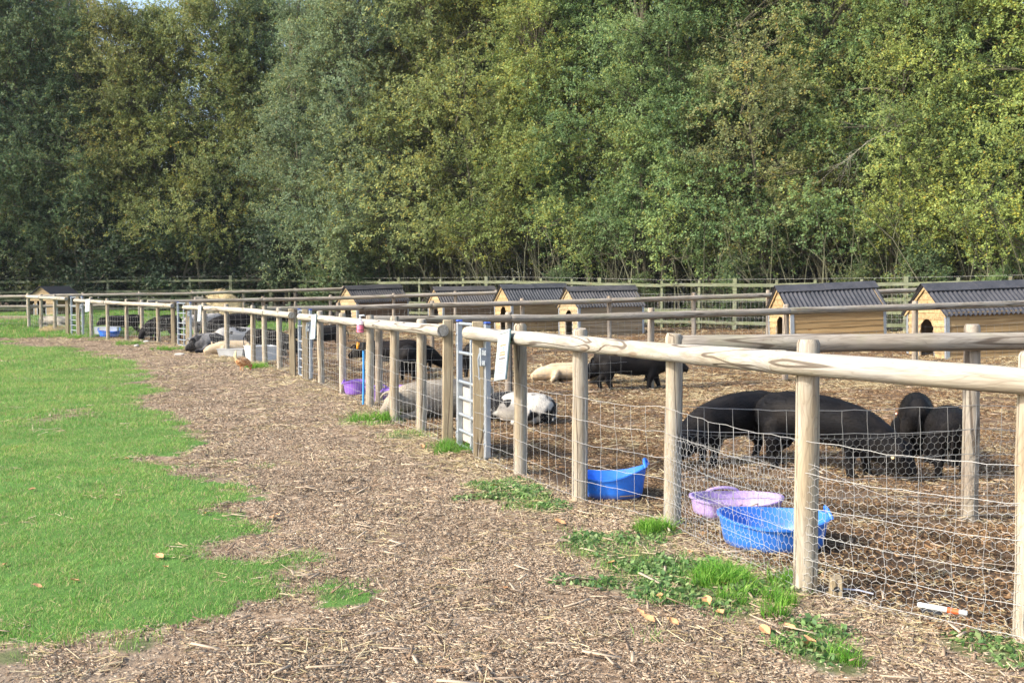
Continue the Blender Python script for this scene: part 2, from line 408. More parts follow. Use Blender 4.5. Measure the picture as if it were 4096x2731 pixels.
def masks(x, y):
    x = np.asarray(x, float); y = np.asarray(y, float)
    n1 = (fbm(x / .55 + 3, y / .55 + 8, 11, 4) - .5); n2 = (fbm(x / .12, y / .12, 23, 2) - .5)
    k = 1 + np.clip(y, 0, 40) * .02
    g = sdist(LAWN, x, y) + n1 * .85 * k + n2 * .42
    g = np.clip(.5 + g * 2.6, 0, 1)
    hole = np.clip((fbm(x / .8 + 71, y / .8 + 3, 31, 4) - .62) * 7, 0, .75)       # thin worn spots in the lawn
    edge = np.clip(1.05 - sdist(LAWN, x, y) / 3.2, .12, 1)
    g = g * (1 - hole * edge)
    wd = np.clip(.45 + (sdist(WEED, x, y) + n1 * .3 + n2 * .25) * 3.5, 0, 1)
    for px, py, r in PATCH:
        wd = np.maximum(wd, np.clip((1 - np.hypot(x - px, (y - py) * .9) / r) * 1.6 + n1 * 1.2 + n2 * .8, 0, 1))
    # grass ground in the far pens
    fx = fence_x(y)
    fg = sstep(31.4, 33.0, y + n1 * 2.0) * sstep(-7.0, -9.0, x + n1 * 2)
    fg = np.maximum(fg, .85 * sstep(27.8, 29, y + n1 * 2) * sstep(-6.5, -8.5, x) * sstep(31, 29.6, y) * 0)
    ls = sstep(35.2, 36.0, y) * 0
    fg = fg * sstep(45, 42, y)
    pen = sstep(-.15, .25, x - fx) * (1 - fg)
    bare = np.maximum(np.clip(.5 + (sdist(BARE, x, y) + n1 * .8) * 3, 0, 1), np.clip(.5 + (sdist(BARE2, x, y) + n1 * .4) * 4, 0, 1)) * (1 - g)
    return np.clip(g, 0, 1), wd * (1 - pen * .8), pen, bare, fg
def band(x, y):                                        # second divider's shadow painted as a strip, muddy patches, straw-strewn pen parts
    d2 = np.abs(y - (13.9 + .29 * (x + 2.0))); mud_shade = np.clip(1 - d2 / .45, 0, 1) * (x > -2)
    m2 = np.clip((fbm(x / 1.9 + 5, y / 1.9 + 50, 77, 3) - .56) * 6, 0, 1)
    st = np.clip((fbm(x / 2.6 + 15, y / 2.6 + 9, 99, 3) - .50) * 5, 0, 1) * sstep(10, 13, y)
    return np.clip(np.maximum(mud_shade * .9, m2 * .95), 0, 1), st * (1 - mud_shade)

def axis_pts(segs):
    r = []
    for a, b, s in segs: r += list(np.arange(a, b, s))
    r.append(segs[-1][1]); return np.array(r)
gx = axis_pts([(-160, -60, 12), (-60, -28, 2), (-28, -8, .25), (-8, -4, .1), (-4, 4.5, .05), (4.5, 8, .1), (8, 24, .3), (24, 60, 2), (60, 160, 12)])
gy = axis_pts([(-40, -4, 4), (-4, 2.4, .4), (2.4, 9, .05), (9, 14, .09), (14, 24, .16), (24, 46, .3), (46, 80, 2), (80, 260, 15)])
GX, GY = np.meshgrid(gx, gy); X_, Y_ = GX.ravel(), GY.ravel()
mg, mw, mp_, mb, mf = masks(X_, Y_)
mud_shade, strw = band(X_, Y_)
Z_ = T(X_, Y_) + .012 * np.maximum(mg, mw)
nx, ny = len(gx), len(gy)
idx = np.arange(nx * ny).reshape(ny, nx)
F = np.stack([idx[:-1, :-1], idx[:-1, 1:], idx[1:, 1:], idx[1:, :-1]], -1).reshape(-1, 4)
gme = mesh_np('ground', np.stack([X_, Y_, Z_], -1), F, True, np.stack([np.maximum(mg, mf), mp_, mb], -1))
a2 = gme.color_attributes.new('extra', 'FLOAT_COLOR', 'POINT')
wood_floor = sstep(0, 1.2, Y_ - (34.3 - .7 * X_) - .3)
wood_floor = np.maximum(wood_floor, sstep(42.2, 43.5, Y_))
ex = np.stack([mud_shade * mp_, strw * mp_, mw, wood_floor], -1).astype(np.float32); a2.data.foreach_set('color', ex.ravel())
def groundmat():
    m = NT('ground_soil'); v = m.coord('Object')
    a = m.n('ShaderNodeSeparateColor'); m.l(m.attr('tint'), a.inputs[0])
    at2 = m.n('ShaderNodeAttribute'); at2.attribute_name = 'extra'
    b = m.n('ShaderNodeSeparateColor'); m.l(at2.outputs['Color'], b.inputs[0])
    n1 = m.noise(v, 2.2, 4, .6); n2 = m.noise(v, 26, 5, .7); n3 = m.noise(v, 95, 3, .7)
    vo = m.n('ShaderNodeTexVoronoi'); vo.inputs['Scale'].default_value = 34; vo.inputs['Randomness'].default_value = 1
    vm = m.n('ShaderNodeMapping'); vm.inputs['Scale'].default_value = (.5, 1.2, 1); m.l(v, vm.inputs[0]); m.l(vm.outputs[0], vo.inputs['Vector'])
    sc = m.n('ShaderNodeSeparateColor'); m.l(vo.outputs['Color'], sc.inputs[0])
    chips = m.ramp(sc.outputs[0], [(0, (.10, .065, .04)), (.35, (.22, .155, .10)), (.7, (.33, .25, .17)), (1, (.44, .36, .27))])
    chips = m.mix(m.ramp(n2, [(.3, .6), (.6, 0)]), chips, (.15, .10, .065))
    path = m.mix(m.ramp(n1, [(.35, 0), (.7, .6)]), chips, (.25, .185, .125))
    soil = m.mix(n2, (.15, .11, .075), (.29, .235, .175))
    pen = m.mix(.62, chips, (.13, .082, .047)); pen = m.mix(m.ramp(n1, [(.3, .5), (.65, 0)]), pen, (.075, .048, .03))
    pen = m.mix(m.math('MULTIPLY', b.outputs[0], .8), pen, (.040, .028, .020))  # muddy patches and the divider's painted shadow strip
    pen = m.mix(m.math('MULTIPLY', b.outputs[1], m.ramp(n2, [(.3, .3), (.6, .9)])), pen, (.32, .235, .125))
    c = m.mix(a.outputs[1], path, pen)
    c = m.mix(m.math('MULTIPLY', a.outputs[2], .85), c, soil)
    gr = m.mix(n2, (.07, .13, .03), (.12, .24, .055)); gr = m.mix(m.ramp(n1, [(.3, .5), (.7, 0)]), gr, (.06, .14, .03))
    g = m.math('ADD', a.outputs[0], m.math('MULTIPLY', m.math('SUBTRACT', n3, .5), .5))
    c = m.mix(m.ramp(g, [(.42, 0), (.6, 1)]), c, gr)
    g2 = m.math('ADD', b.outputs[2], m.math('MULTIPLY', m.math('SUBTRACT', n3, .5), .6))
    c = m.mix(m.ramp(g2, [(.45, 0), (.75, .7)]), c, (.06, .10, .03))
    c = m.mix(m.math('MULTIPLY', at2.outputs['Alpha'], .9), c, (.055, .036, .022))
    m.set(color=c, rough=.95, spec=.1)
    m.bump(m.math('ADD', n2, m.math('MULTIPLY', sc.outputs[0], .8)), .8, .02); return m.m
ground = new_obj('ground', gme, groundmat()); tag(ground, kind='structure')
ground['label'] = 'ground of the farm: lawn, wood chip path and pig pens'

# ------------------------------------------------------------------ scatter by geometry nodes
def scatter(name, protos, P, rot, scl, pick, mat, label, cat):
    pc = bpy.data.collections.new(name + '_kinds')
    for i, me in enumerate(protos):
        o = bpy.data.objects.new('%s_clump_%02d' % (name, i), me)
        if not me.materials: me.materials.append(mat)
        pc.objects.link(o)
    me = bpy.data.meshes.new(name); me.vertices.add(len(P)); me.vertices.foreach_set('co', np.asarray(P, np.float32).ravel())
    for an, ty, arr in (('rot', 'FLOAT_VECTOR', rot), ('scl', 'FLOAT', scl), ('pick', 'INT', pick)):
        at_ = me.attributes.new(an, ty, 'POINT')
        at_.data.foreach_set('vector' if ty == 'FLOAT_VECTOR' else 'value', np.asarray(arr, np.int32 if ty == 'INT' else np.float32).ravel())
    me.update(); me.materials.append(mat)
    o = new_obj(name, me); tag(o, label, cat, kind='stuff')
    ng = bpy.data.node_groups.new(name + '_nodes', 'GeometryNodeTree')
    ng.interface.new_socket('Geometry', in_out='INPUT', socket_type='NodeSocketGeometry')
    ng.interface.new_socket('Geometry', in_out='OUTPUT', socket_type='NodeSocketGeometry')
    gi = ng.nodes.new('NodeGroupInput'); go = ng.nodes.new('NodeGroupOutput')
    ip = ng.nodes.new('GeometryNodeInstanceOnPoints'); ci = ng.nodes.new('GeometryNodeCollectionInfo')
    ci.inputs['Collection'].default_value = pc; ci.inputs['Separate Children'].default_value = True; ci.inputs['Reset Children'].default_value = True
    def na(nm, ty):
        n = ng.nodes.new('GeometryNodeInputNamedAttribute'); n.data_type = ty; n.inputs['Name'].default_value = nm; return n.outputs['Attribute']
    L = ng.links.new
    L(gi.outputs[0], ip.inputs['Points']); L(ci.outputs[0], ip.inputs['Instance']); ip.inputs['Pick Instance'].default_value = True
    L(na('pick', 'INT'), ip.inputs['Instance Index']); L(na('rot', 'FLOAT_VECTOR'), ip.inputs['Rotation']); L(na('scl', 'FLOAT'), ip.inputs['Scale'])
    L(ip.outputs[0], go.inputs[0])
    md = o.modifiers.new('scatter', 'NODES'); md.node_group = ng
    return o
def chip_clump(seed, n, R, pal, Lr=(.006, .024), up=.008, wr=.26, tl=.10):
    r = np.random.default_rng(seed); V = []; F = []; C = []
    for i in range(n):
        a = r.uniform(0, 6.283); q = R * math.sqrt(r.uniform()); L = r.uniform(*Lr) * (1.8 if r.uniform() < .08 else 1); wd = min(L * r.uniform(.09, wr), .013); h = r.uniform(.0012, .0035)
        Mx = Matrix.Translation((q * math.cos(a), q * math.sin(a), r.uniform(.001, up))) @ Euler((r.normal(0, tl * 1.6), r.normal(0, tl), r.uniform(0, 6.283))).to_matrix().to_4x4()
        tp = r.uniform(.3, 1); b = len(V)
        for (x, y, z) in [(-L / 2, -wd / 2, 0), (L / 2, -wd / 2 * tp, 0), (L / 2, wd / 2 * tp, 0), (-L / 2, wd / 2, 0), (-L / 2, -wd / 2, h), (L / 2, -wd / 2 * tp, h), (L / 2, wd / 2 * tp, h), (-L / 2, wd / 2, h)]:
            V.append(tuple(Mx @ Vector((x, y, z))))
        F += [(b + 4, b + 5, b + 6, b + 7), (b, b + 1, b + 5, b + 4), (b + 1, b + 2, b + 6, b + 5), (b + 2, b + 3, b + 7, b + 6), (b + 3, b, b + 4, b + 7)]
        c = np.array(pal[r.integers(len(pal))]) * r.uniform(.85, 1.15); C += [c] * 8
    return mesh_np('wood_chips', V, np.array(F), False, np.array(C))
def straw_clump(seed, n, R, pal, Lr=(.03, .12), up=.02, wd=.0022, tilt=.22):
    r = np.random.default_rng(seed); V = []; F = []; C = []
    for i in range(n):
        a = r.uniform(0, 6.283); q = R * math.sqrt(r.uniform()); L = r.uniform(*Lr)
        Mx = Matrix.Translation((q * math.cos(a), q * math.sin(a), r.uniform(.002, up))) @ Euler((r.uniform(0, 3), r.normal(0, tilt), r.uniform(0, 6.283))).to_matrix().to_4x4()
        b = len(V)
        for x, y, z in [(-L / 2, -wd, 0), (L / 2, -wd, 0), (L / 2, wd, 0), (-L / 2, wd, 0), (-L / 2, 0, wd * 1.5), (L / 2, 0, wd * 1.5)]: V.append(tuple(Mx @ Vector((x, y, z))))
        F += [(b, b + 1, b + 5, b + 4), (b + 3, b + 4, b + 5, b + 2), (b, b + 3, b + 2, b + 1)]
        C += [np.array(pal[r.integers(len(pal))]) * r.uniform(.8, 1.2)] * 6
    return mesh_np('straw', V, np.array(F), False, np.array(C))
def blade_clump(seed, n, R, H, wd, pal, lean=.5):
    r = np.random.default_rng(seed); V = []; F = []; C = []
    for i in range(n):
        a = r.uniform(0, 6.283); q = R * math.sqrt(r.uniform()); h = H * r.uniform(.5, 1.15); l = h * abs(r.normal(0, lean)); t = r.uniform(0, 6.283)
        x, y = q * math.cos(a), q * math.sin(a); dx, dy = math.cos(t) * l, math.sin(t) * l; s = t + r.uniform(-1, 1) + 1.57; wx, wy = math.cos(s) * wd, math.sin(s) * wd; b = len(V)
        V += [(x - wx, y - wy, -.004), (x + wx, y + wy, -.004), (x + wx * .8 + dx * .35, y + wy * .8 + dy * .35, h * .6), (x - wx * .8 + dx * .35, y - wy * .8 + dy * .35, h * .6), (x + dx + wx * .15, y + dy + wy * .15, h), (x + dx - wx * .15, y + dy - wy * .15, h)]
        F += [(b, b + 1, b + 2, b + 3), (b + 3, b + 2, b + 4, b + 5)]
        c = np.array(pal[r.integers(len(pal))]) * r.uniform(.75, 1.2); C += [c * .8, c * .8, c, c, c * 1.1, c * 1.1]
    return mesh_np('grass_blades', V, np.array(F), False, np.array(C))
def weed_clump(seed, n, R, pal, size=.014, H=.04):
    r = np.random.default_rng(seed); V = []; F = []; C = []
    for i in range(n):
        a = r.uniform(0, 6.283); q = R * math.sqrt(r.uniform()); s = size * r.uniform(.6, 1.5)
        Mx = Matrix.Translation((q * math.cos(a), q * math.sin(a), H * r.uniform(.1, 1) * (1 - .6 * q / R))) @ Euler((r.normal(0, .5), r.normal(0, .5), r.uniform(0, 6.283))).to_matrix().to_4x4(); b = len(V)
        for x, y, z in [(-s, 0, 0), (-s * .2, -s * .55, .15 * s), (s, 0, -.2 * s), (-s * .2, s * .55, .15 * s)]: V.append(tuple(Mx @ Vector((x, y, z))))
        F += [(b, b + 1, b + 2, b + 3)]; C += [np.array(pal[r.integers(len(pal))]) * r.uniform(.7, 1.2)] * 4
    return mesh_np('weed_leaves', V, np.array(F), False, np.array(C))
def pts_in(y0, y1, dens, f, margin=.06, seed=0, xr=None):
    """random ground points in the viewed wedge between depths y0 and y1, kept with probability f(x, y)"""
    r = np.random.default_rng(seed)
    w1 = y1 * .53 + .8
    n = int(dens * (y1 - y0) * 2 * w1)
    y = r.uniform(y0, y1, n); x = r.uniform(-w1, w1, n)
    k = np.abs(x) < y * .53 + .8
    x, y = x[k], y[k]
    p = f(x, y); k = r.uniform(0, 1, len(x)) < p
    x, y = x[k], y[k]
    return x, y, r
def run(name, protos, zones, f, mat, label, cat, seed, lift=0.0, smin=.8, smax=1.25):
    Ps = []; R = []; S = []; K = []
    for i, (y0, y1, dens, s) in enumerate(zones):
        x, y, r = pts_in(y0, y1, dens, f, seed=seed + i)
        n = len(x); Ps.append(np.stack([x, y, T(x, y) + lift], -1)); e = np.zeros((n, 3)); e[:, 2] = r.uniform(0, 6.283, n); e[:, 0] = r.normal(0, .06, n); R.append(e)
        S.append(s * r.uniform(smin, smax, n)); K.append(r.integers(0, len(protos), n))
    return scatter(name, protos, np.concatenate(Ps), np.concatenate(R), np.concatenate(S), np.concatenate(K), mat, label, cat)
PALP = [(0.334, 0.251, 0.173), (0.293, 0.212, 0.144), (0.246, 0.175, 0.116), (0.189, 0.131, 0.085), (0.393, 0.312, 0.225), (0.283, 0.223, 0.166), (0.156, 0.108, 0.071), (0.464, 0.392, 0.287), (0.411, 0.326, 0.234)]
PALN = [(0.198, 0.116, 0.059), (0.153, 0.089, 0.046), (0.115, 0.067, 0.034), (0.245, 0.153, 0.080), (0.182, 0.118, 0.067), (0.092, 0.055, 0.029), (0.282, 0.187, 0.102), (.40, .30, .17)]
PALS = [(.56, .46, .27), (.47, .38, .21), (.62, .53, .34), (.40, .31, .17)]
PALG = [(0.135, 0.329, 0.048), (0.176, 0.386, 0.065), (0.108, 0.261, 0.041), (0.243, 0.408, 0.089), (0.162, 0.340, 0.084), (0.324, 0.408, 0.130), (0.486, 0.386, 0.203)]
PALT = [(.12, .32, .03), (.17, .38, .04), (.09, .25, .03), (.24, .40, .07)]
PALW = [(.13, .25, .07), (.10, .20, .07), (.19, .31, .10), (.27, .36, .15)]
def f_path(x, y):
    g, wd, pen, bare, fg = masks(x, y); return np.clip((1 - g * 1.05) * (1 - pen) * (1 - .75 * bare) * (1 - .6 * wd) * (1 - fg), 0, 1) * (y < 40)
def f_pen(x, y):
    g, wd, pen, bare, fg = masks(x, y); md, st = band(x, y)
    far = 34.3 - .7 * x
    return pen * (1 - fg) * (1 - .6 * md) * (y < np.minimum(far, 41.5))
def f_straw(x, y):
    g, wd, pen, bare, fg = masks(x, y); md, st = band(x, y)
    fx = fence_x(y); nf = np.exp(-((x - fx + .25) / .35) ** 2)
    return np.clip(pen * st * (y < 34.3 - .7 * x) * .8 + .14 * (1 - g) + .035 + .9 * nf, 0, 1) * (1 - fg) * (y < 41)
def f_lawn(x, y):
    g, wd, pen, bare, fg = masks(x, y); return np.clip((g - .35) * 2.2, 0, 1)
def f_far(x, y): return masks(x, y)[4] * (y < 42)
def f_weed(x, y): return np.clip((masks(x, y)[1] - .35) * 1.8, 0, 1)
run('wood_chips', [chip_clump(i, 120, .13, PALP) for i in range(6)], [(3.2, 6, 110, .95), (6, 10, 70, 1.1), (10, 18, 28, 1.4), (18, 38, 9, 2.0)], f_path, M['chip'], 'pale wood chips spread over the path between lawn and fence', 'wood chips', 100)
run('long_splinters', [chip_clump(120 + i, 7, .25, PALP, (.035, .10), .03, .13, .10) for i in range(4)], [(3.2, 7, 14, 1), (7, 16, 7, 1.2)], lambda x, y: np.maximum(f_path(x, y), f_pen(x, y)), M['chip'], 'long pale splinters lying on top of the finer chips', 'splinters', 150)
run('pen_litter', [chip_clump(20 + i, 60, .14, PALN, (.009, .036), .014, .30, .17) for i in range(6)], [(3.2, 6.2, 85, 1.15), (6.2, 11, 62, .9), (11, 20, 26, 1.2), (20, 41, 7, 1.8)], f_pen, M['chip'], 'brown bark and wood chip litter covering the pig pens', 'wood chips', 200)
run('loose_straw', [straw_clump(40 + i, 16, .16, PALS) for i in range(4)], [(3.2, 8, 60, .9), (8, 16, 40, 1.1), (16, 40, 13, 1.6)], f_straw, M['straw'], 'loose straw stalks scattered on the chips and along the fence', 'straw', 300)
run('lawn_grass', [blade_clump(60 + i, 70, .10, .027, .0014, PALG, .95) for i in range(5)], [(3.2, 6.5, 190, 1), (6.5, 11, 120, 1.15), (11, 20, 55, 1.6), (20, 38, 20, 2.4)], f_lawn, M['blade'], 'short bright green lawn grass left of the chip path', 'grass', 400)
run('far_pen_grass', [blade_clump(70 + i, 70, .13, .04, .003, PALG, .6) for i in range(3)], [(28, 43, 22, 2.2)], f_far, M['blade'], 'green grass growing in the far left pens', 'grass', 450)
run('verge_grass', [blade_clump(80 + i, 34, .08, .042, .0015, PALG, .8) for i in range(4)], [(3.2, 8, 75, 1), (8, 16, 28, 1.4), (16, 36, 9, 2.2)], f_weed, M['blade'], 'longer grass and weeds at the foot of the fence posts', 'grass', 500)
run('verge_weeds', [weed_clump(90 + i, 60, .09, PALW) for i in range(4)], [(3.2, 8, 130, 1), (8, 14, 40, 1.4)], lambda x, y: f_weed(x, y) * (x > -.4) * (fbm(x / .4, y / .4, 61, 2) > .38), M['blade'], 'small leafy clover and weeds between the grass tufts', 'weeds', 550)
# bright grass tufts by the posts
tp = []
for a, b, r, n in [(1650, 1335, .16, 26), (1500, 1222, .10, 14), (1812, 1345, .07, 8), (1740, 1395, .18, 9), (590, 846, .35, 16), (1035, 1035, .3, 16), (1930, 1518, .07, 3), (385, 804, .45, 14), (295, 793, .4, 10), (190, 777, .4, 10), (860, 965, .3, 14)]:
    px, py = G(a * S2, b * S2); rr = np.random.default_rng(int(a))
    for _ in range(n):
        t = rr.uniform(0, 6.283); q = r * math.sqrt(rr.uniform()); tp.append((px + q * math.cos(t), py + q * math.sin(t)))
tp = np.array(tp); rr = np.random.default_rng(5)
scatter('tall_grass_tufts', [blade_clump(110 + i, 60, .06, .10, .0024, PALT, .95) for i in range(3)], np.stack([tp[:, 0], tp[:, 1], T(tp[:, 0], tp[:, 1])], -1),
        np.stack([np.zeros(len(tp)), np.zeros(len(tp)), rr.uniform(0, 6.28, len(tp))], -1), np.where(tp[:, 1] > 10, 1.2, .85) * rr.uniform(.7, 1.2, len(tp)), rr.integers(0, 3, len(tp)), M['blade'], 'bright tall grass tufts beside the fence posts', 'grass')

# ------------------------------------------------------------------ fences
def proj_u(x, y, z=1.1):
    d = y * CP + (CAMZ - z) * SP; return 2048 + x / d * FP
def z_at_v(v, Y): return CAMZ + UV(2048, v, Y).z - CAMZ
def put(o, parent, wloc):
    o.parent = parent; o.location = Vector(wloc) - Vector(parent.location); return o
def post(parent, x, y, ztop, mat, r=.055, square=False, seed=0):
    rr = random.Random(seed); z0 = Tf(x, y) - .12; h = ztop - z0; mb = MB()
    if square:
        mb.box((0, 0, h / 2), (r * 2, r * 2, h), bev=.006)
    else:
        rg = []; zs = []; k = 7
        for i in range(k): zs.append(h * i / (k - 1) * .985); rg.append(r * (1.03 - .06 * i / (k - 1)) * rr.uniform(.98, 1.02))
        pts = [(rr.uniform(-.003, .003), rr.uniform(-.003, .003), z) for z in zs] + [(0, 0, h)]
        mb.tube(pts, rg + [r * .80], n=14)
    o = mb.obj('post', mat, smooth=True); put(o, parent, (x, y, z0)); o.rotation_euler = (rr.uniform(-.012, .012), rr.uniform(-.014, .014), rr.uniform(-.15, .15) if square else rr.uniform(0, 6.28))
    return o
def log(name, pts, r, mat, parent, seed=0, n=14, cut=True):
    rr = np.random.default_rng(seed); pts = [Vector(p) for p in pts]
    # resample a smooth curve through the points
    q = []
    for i in range(len(pts) - 1):
        a = pts[max(i - 1, 0)]; b = pts[i]; c = pts[i + 1]; d = pts[min(i + 2, len(pts) - 1)]
        m = max(2, int((c - b).length / .14))
        for k in range(m):
            t = k / m; q.append(.5 * ((2 * b) + (c - a) * t + (2 * a - 5 * b + 4 * c - d) * t * t + (3 * b - a - 3 * c + d) * t ** 3))
    q.append(pts[-1])
    ax = (q[-1] - q[0]).normalized(); R = ax.to_track_quat('X', 'Z').to_matrix(); Ri = R.transposed()
    loc = [Ri @ (p - q[0]) for p in q]; N = len(loc)
    rad = [r * (1 + .10 * (vnoise(i * .35, seed, 7) - .5) + .05 * (vnoise(i * 1.3, seed, 9) - .5) - .05 * i / N) for i in range(N)]
    e = (loc[1] - loc[0]).normalized() * .012; f = (loc[-1] - loc[-2]).normalized() * .012
    loc = [loc[0] - e * 0, loc[0] + e] + loc[1:-1] + [loc[-1] - f, loc[-1]]; rad = [rad[0] * .9, rad[0]] + rad[1:-1] + [rad[-1], rad[-1] * .9]
    mb = MB(); mb.tube(loc, rad, n=n)
    o = mb.obj(name, mat, smooth=True); put(o, parent, q[0]); o.rotation_euler = R.to_euler(); return o
def seg_prisms(A, B, r):
    """three-sided prisms along many segments at once"""
    A = np.asarray(A, float); B = np.asarray(B, float); n = len(A)
    t = B - A; t /= (np.linalg.norm(t, axis=1, keepdims=True) + 1e-9)
    up = np.tile([0.0, 0, 1], (n, 1)); up[np.abs(t[:, 2]) > .8] = (1, 0, 0)
    u = np.cross(t, up); u /= (np.linalg.norm(u, axis=1, keepdims=True) + 1e-9); v = np.cross(t, u)
    V = np.zeros((n, 6, 3))
    for k in range(3):
        a = 2 * math.pi * k / 3; o = (u * math.cos(a) + v * math.sin(a)) * r
        V[:, k] = A + o; V[:, k + 3] = B + o
    base = (np.arange(n) * 6)[:, None, None]
    Fq = np.array([[0, 1, 4, 3], [1, 2, 5, 4], [2, 0, 3, 5]])[None] + base
    return V.reshape(-1, 3), Fq.reshape(-1, 4)
class Warp:
    def __init__(s, P0, P1, seed, sag=.03, bulge=.02):
        s.p0 = Vector((P0[0], P0[1])); s.p1 = Vector((P1[0], P1[1])); s.L = (s.p1 - s.p0).length; s.seed = seed
        d = (s.p1 - s.p0) / s.L; s.d = d; s.n = Vector((-d.y, d.x)); s.sag = sag; s.bul = bulge
    def __call__(s, u, z):
        f = 4 * (u / s.L) * (1 - u / s.L); f = max(min(f, 1), -.2)
        k = (float(vnoise(u / .4 + s.seed * 7.3, z / .35, 5)) - .5) * 2 * s.bul * f
        x = s.p0.x + s.d.x * u + s.n.x * k; y = s.p0.y + s.d.y * u + s.n.y * k
        return (x, y, Tf(x, y) * .0 + float(Tb(x, y)) + z - s.sag * f * (z / .76) + (float(vnoise(u / .13 + s.seed, z * 9, 6)) - .5) * .010)
def wire_panel(parent, P0, P1, rows, sp, mat, seed, r=.0016, hexz=None, sag=.03, bulge=.02, hexr=.00092, hexmat=None):
    W = Warp(P0, P1, seed, sag, bulge); rr = random.Random(seed)
    n = max(1, int(round(W.L / sp))); us = [W.L * i / n + (rr.uniform(-.01, .01) if 0 < i < n else 0) for i in range(n + 1)]
    A = []; B = []; sh = [rr.uniform(-.012, .012) for _ in rows]
    node = [[W(min(max(us[i] + (sh[j] if 0 < i < n else 0), 0), W.L), rows[j] + rr.uniform(-.003, .003)) for i in range(n + 1)] for j in range(len(rows))]
    for j in range(len(rows)):
        for i in range(n):
            a, b = Vector(node[j][i]), Vector(node[j][i + 1]); m = (a + b) / 2 + Vector((rr.uniform(-.003, .003), rr.uniform(-.003, .003), rr.uniform(-.006, .006)))
            A += [a, m]; B += [m, b]
    nh = len(A)
    V1, F1 = seg_prisms(A, B, r)
    A = []; B = []
    for i in range(n + 1):
        for j in range(len(rows) - 1):
            a, b = Vector(node[j][i]), Vector(node[j + 1][i]); m = (a + b) / 2 + Vector((rr.uniform(-.004, .004), rr.uniform(-.004, .004), 0))
            A += [a, m]; B += [m, b]
            if rr.random() < .9:                       # the little knot at each crossing
                A.append(a - Vector((0, 0, .006))); B.append(a + Vector((0, 0, .006)))
    V2, F2 = seg_prisms(A, B, r * .8)
    o = new_obj('wire_mesh', mesh_np('wire_mesh', np.concatenate([V1, V2]) - np.array(parent.location), np.concatenate([F1, F2 + len(V1)])), mat, parent)
    o['kind'] = 'stuff'
    if hexz:
        cw, ch = .047, .040; A = []; B = []; z0, z1 = hexz; W2 = Warp(P0, P1, seed + 3, sag * 1.2, bulge * 1.8)
        nu = int(W2.L / cw) + 1; nz = int((z1 - z0) / ch)
        top = lambda u: z1 - .10 * (float(vnoise(u / .5 + seed, 3, 8))) - .05 * math.sin(math.pi * u / W2.L)
        for j in range(nz):
            for i in range(nu + 1):
                u = i * cw + (cw / 2 if j % 2 else 0) - cw / 2; z = z0 + j * ch
                if z > top(u): continue
                ju, jz = rr.uniform(-.004, .004), rr.uniform(-.004, .004)
                # cell corner pattern: a slanted pair and one twisted upright
                p = lambda a, b: Vector(W2(min(max(a, 0), W2.L), b))
                a = p(u + ju, z + jz); b = p(u + cw / 2, z + ch * .36); c = p(u + cw, z); d = p(u + cw / 2, z + ch)
                A += [a, b, b]; B += [b, c, d]
        for i in range(int(W2.L / .06)):
            u = i * .06; A.append(Vector(W2(u, top(u)))); B.append(Vector(W2(min(u + .06, W2.L), top(u + .06))))
        V, F_ = seg_prisms(A, B, hexr)
        o = new_obj('chicken_wire', mesh_np('chicken_wire', V - np.array(parent.location), F_), hexmat or mat, parent); o['kind'] = 'stuff'
ROWS = [.04, .17, .30, .44, .60, .76]
def outward(i):
    a = Vector(FPOS[max(i - 1, 0)]); b = Vector(FPOS[min(i + 1, len(FPOS) - 1)]); d = (b - a).normalized(); return Vector((-d.y, d.x))
